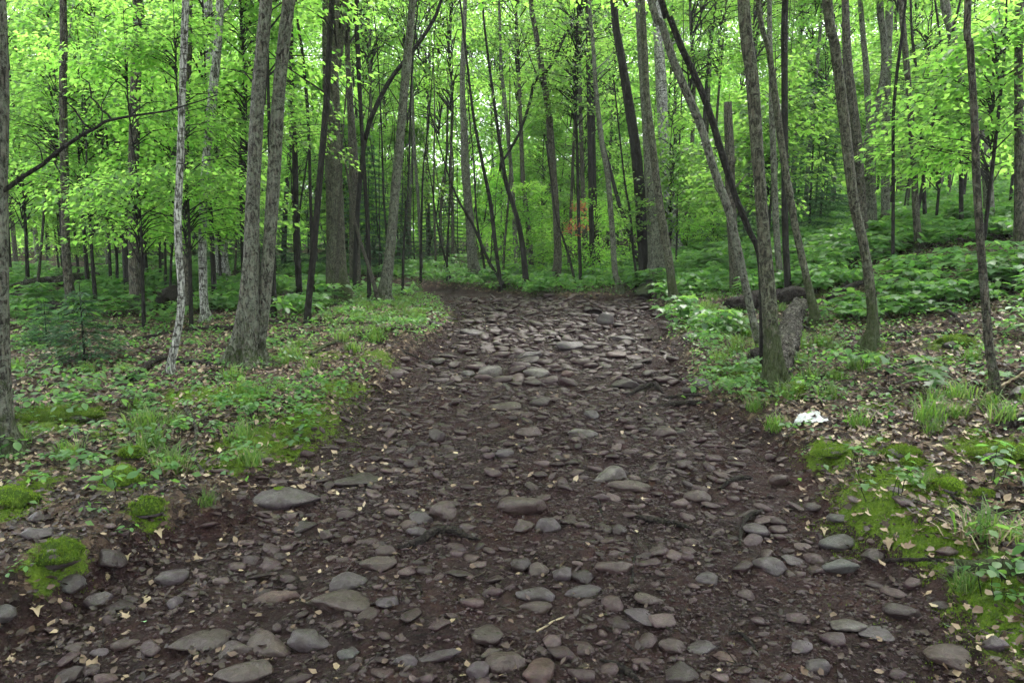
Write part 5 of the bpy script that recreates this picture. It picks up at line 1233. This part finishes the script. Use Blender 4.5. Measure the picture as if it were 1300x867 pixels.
for j, (x, y, s) in enumerate(acc):
    flat = R_.uniform(.28, .62) if y < 7 else R_.uniform(.28, .55)
    asp = R_.uniform(.6, .95); yaw = R_.gauss(0, .7); sc = (s*R_.uniform(1.0, 1.35), s*asp*1.1, s*flat)
    z = float(Z_[j])+sc[2]*(R_.uniform(-.25, .45) if y < 7 else R_.uniform(.1, .7))
    if j < 290:
        obj('stone', share[j % 14], trail, (x, y, z), (R_.gauss(0, .15), R_.gauss(0, .15), yaw), sc)
    else:
        big = s/y > .0035
        V = (R1[j % 14] if big else RS[j % 10])*sc; F = I2[1] if big else I1[1]
        c, s_ = math.cos(yaw), math.sin(yaw); tl = R_.gauss(0, .2)
        V = np.stack([V[:, 0]*c-V[:, 1]*s_+x, V[:, 0]*s_+V[:, 1]*c+y, V[:, 2]+V[:, 0]*tl+z], -1)
        bigV.append(V); bigF.append(F+nb); nb += len(V)
tag(obj('small_stones', mesh('small_stones', np.concatenate(bigV), np.concatenate(bigF), M['stone'], True), trail), kind='stuff')
# gravel
N = 110000; y = 1.8+8.9*rs.random(N)**1.15; x = rs.uniform(-1.9, 2.6, N)
ok = rs.random(N) < (trail_mask(x, y)*.9+.03)*(.35+.65*(fbm(x*1.6, y*1.6, 55, 3) > .47)); x, y = x[ok], y[ok]; n = len(x)
s = .0042*(1-rs.random(n))**(-1/2.5); s = np.minimum(s, .011)
V0, F0 = I1[0]*1.0, I1[1]
oct_ = np.array([(1, 0, 0), (0, 1, 0), (-1, 0, 0), (0, -1, 0), (.2, .1, 1), (0, 0, -1)], float); of = np.array([(0, 1, 4), (1, 2, 4), (2, 3, 4), (3, 0, 4), (1, 0, 5), (2, 1, 5), (3, 2, 5), (0, 3, 5)])
V, F = scatter(oct_, of, rots(rs.uniform(0, 6.28, n), rs.normal(0, .3, n), rs.normal(0, .3, n)), np.stack([x, y, H(x, y)+s*.2], -1), np.stack([s*rs.uniform(.8, 1.6, n), s, s*.6], -1))
tag(obj('gravel', mesh('gravel', V, F, M['stone'], True), trail), kind='stuff')
# leaf litter
cur = MV*[.85, 1, 1]; cur = cur.copy(); cur[:, 2] = .35*cur[:, 0]**2*2+.25*(cur[:, 1]-.4)**2
lv2 = np.array([(0, 0, 0), (.3, .3, .12), (.22, .7, .05), (0, 1, .16), (-.25, .66, .10), (-.33, .35, .02), (0, .5, -.03)]); lf2 = np.array([(6, i, (i+1) % 6) for i in range(6)])
parts = []
N = 95000
y = 1.8+11.4*rs.random(N)**1.4; x = (rs.random(N)*2-1)*(y*.78+.9)
m = trail_mask(x, y); de = np.minimum(x-np.interp(y, EY, EL), np.interp(y, EY, ER)-x)
pr = np.clip((1-m)+np.where(y < 4.6, .75, .3)*np.exp(-np.maximum(de, 0)/.5)*(x < .3)+np.where(y < 3.9, .08, .035), 0, 1)*(1-.6*moss_mask(x, y)); ok = rs.random(N) < pr; x, y, m = x[ok], y[ok], m[ok]
n = len(x); s = np.where((x > 1.5) | (y > 4.2), rs.uniform(.022, .055, n), rs.uniform(.014, .04, n)*(1+.05*(y-2)))
Rm = rots(rs.uniform(0, 6.28, n), rs.normal(0, .35, n), rs.normal(0, .4, n))
P = np.stack([x, y, H(x, y)+rs.uniform(.002, .016, n)], -1)
h = rs.random(n) < .12
for side, sel, mt, lab in (('near', (x < 1.2) & (y < 3.9), 'litter', 'dark wet dead leaf scraps in the mud at the near left'), ('banks', (x >= 1.2) | (y >= 3.9), 'litter_dry', 'tan and brown dead leaves covering the banks beside the trail')):
    v1, f1 = scatter(cur, MF, Rm[h & sel], P[h & sel], s[h & sel]); v2, f2 = scatter(lv2, lf2, Rm[~h & sel], P[~h & sel], s[~h & sel])
    V, F = cat_parts([(v1, f1), (v2, f2)])
    tag(obj('leaf_litter', mesh('leaf_litter', V, F, M[mt])), lab, 'leaf litter', kind='stuff')
# twigs in the litter and mud
tp = []
for k in range(900):
    y = 2.3+8*R_.random()**1.3; x = R_.uniform(-1, 1)*(y*.75+.5); z = float(H(x, y))+.006
    a = R_.uniform(0, 3.14); L = R_.uniform(.03, .16); r = R_.uniform(.0012, .003)
    tp.append(tube([(x, y, z), (x+math.cos(a)*L*.5+R_.gauss(0, .006), y+math.sin(a)*L*.5, z+.006), (x+math.cos(a)*L, y+math.sin(a)*L, z+R_.uniform(-.003, .012))], [r, r, r*.6], 4, False))
V, F = cat_parts(tp)
tag(obj('twig_litter', mesh('twig_litter', V, F, M['dead_wood'])), 'small broken twigs scattered over the litter and mud', 'twigs', kind='stuff')
# labels of the many: each placed by the traced tree next to it
short = {}
for T_ in TREES:
    ws = T_[2]['_s'].split(); cut = next((i for i, q in enumerate(ws) if i > 2 and q in ('in', 'at', 'of', 'with', 'between', 'behind', 'beside', 'leaning', 'touching', 'cut', 'standing', 'to', 'right', 'just', 'crossing', 'hidden', 'against', 'rising', 'among', 'midway', 'over', 'close', 'across', 'foot')), len(ws))
    short[T_[2].name] = ' '.join(ws[:min(cut, 6)]); del T_[2]['_s']
book = {}
for t_, x, y, what in REL:
    best = min(TREES, key=lambda T_: abs(T_[0]/T_[1]-x/y)*12+abs(T_[1]-y)*.25)
    key = (what, 'behind' if y > best[1] else 'before', 'left' if x/y < best[0]/best[1] else 'right', short[best[2].name])
    book.setdefault(key, []).append((y, t_))
ORD = ['', 'second ', 'third ', 'fourth ', 'fifth ', 'sixth ', 'seventh ', 'eighth ', 'ninth ', 'tenth ', 'eleventh ', 'twelfth ', 'thirteenth ', 'fourteenth ', 'fifteenth ', 'sixteenth ', 'seventeenth ', 'eighteenth ', 'nineteenth ', 'twentieth ']
for (what, bf, lr, sn), L_ in book.items():
    L_.sort(key=lambda q: q[0])
    for i, (y, t_) in enumerate(L_):
        t_['label'] = ('nearest ' if i == 0 and len(L_) > 1 else ORD[min(i, 19)])+what+' '+bf+' and '+lr+' of the '+sn
# thin haze volume, added to lift the dark depth of the wood
hm = bpy.data.materials.new('haze'); hm.use_nodes = True; hn = hm.node_tree; hn.nodes.clear()
pv = hn.nodes.new('ShaderNodeVolumePrincipled'); pv.inputs['Density'].default_value = 0.0011; pv.inputs['Color'].default_value = (.9, .95, .92, 1)
ho = hn.nodes.new('ShaderNodeOutputMaterial'); hn.links.new(pv.outputs[0], ho.inputs['Volume'])
hv = np.array([(x, y, z) for x in (-100, 100) for y in (-40, 140) for z in (-4, 34)], float)
hf = np.array([(0, 1, 3, 2), (4, 6, 7, 5), (0, 4, 5, 1), (2, 3, 7, 6), (0, 2, 6, 4), (1, 5, 7, 3)])
tag(obj('haze', mesh('haze', hv, hf, hm)), 'thin haze added to lift the dark depth between the trees', 'haze', kind='stuff')
for o_ in bpy.data.objects:
    if len(str(o_.get('label', '')).split()) > 16: print('LONG', o_['label'])
print('stones', len(acc), 'litter', n, 'objs', len(bpy.data.objects), 'tris', sum(sum(len(p.vertices)-2 for p in m.polygons) if len(m.polygons) < 1 else len(m.polygons)*(2 if len(m.polygons[0].vertices) == 4 else 1) for m in bpy.data.meshes))
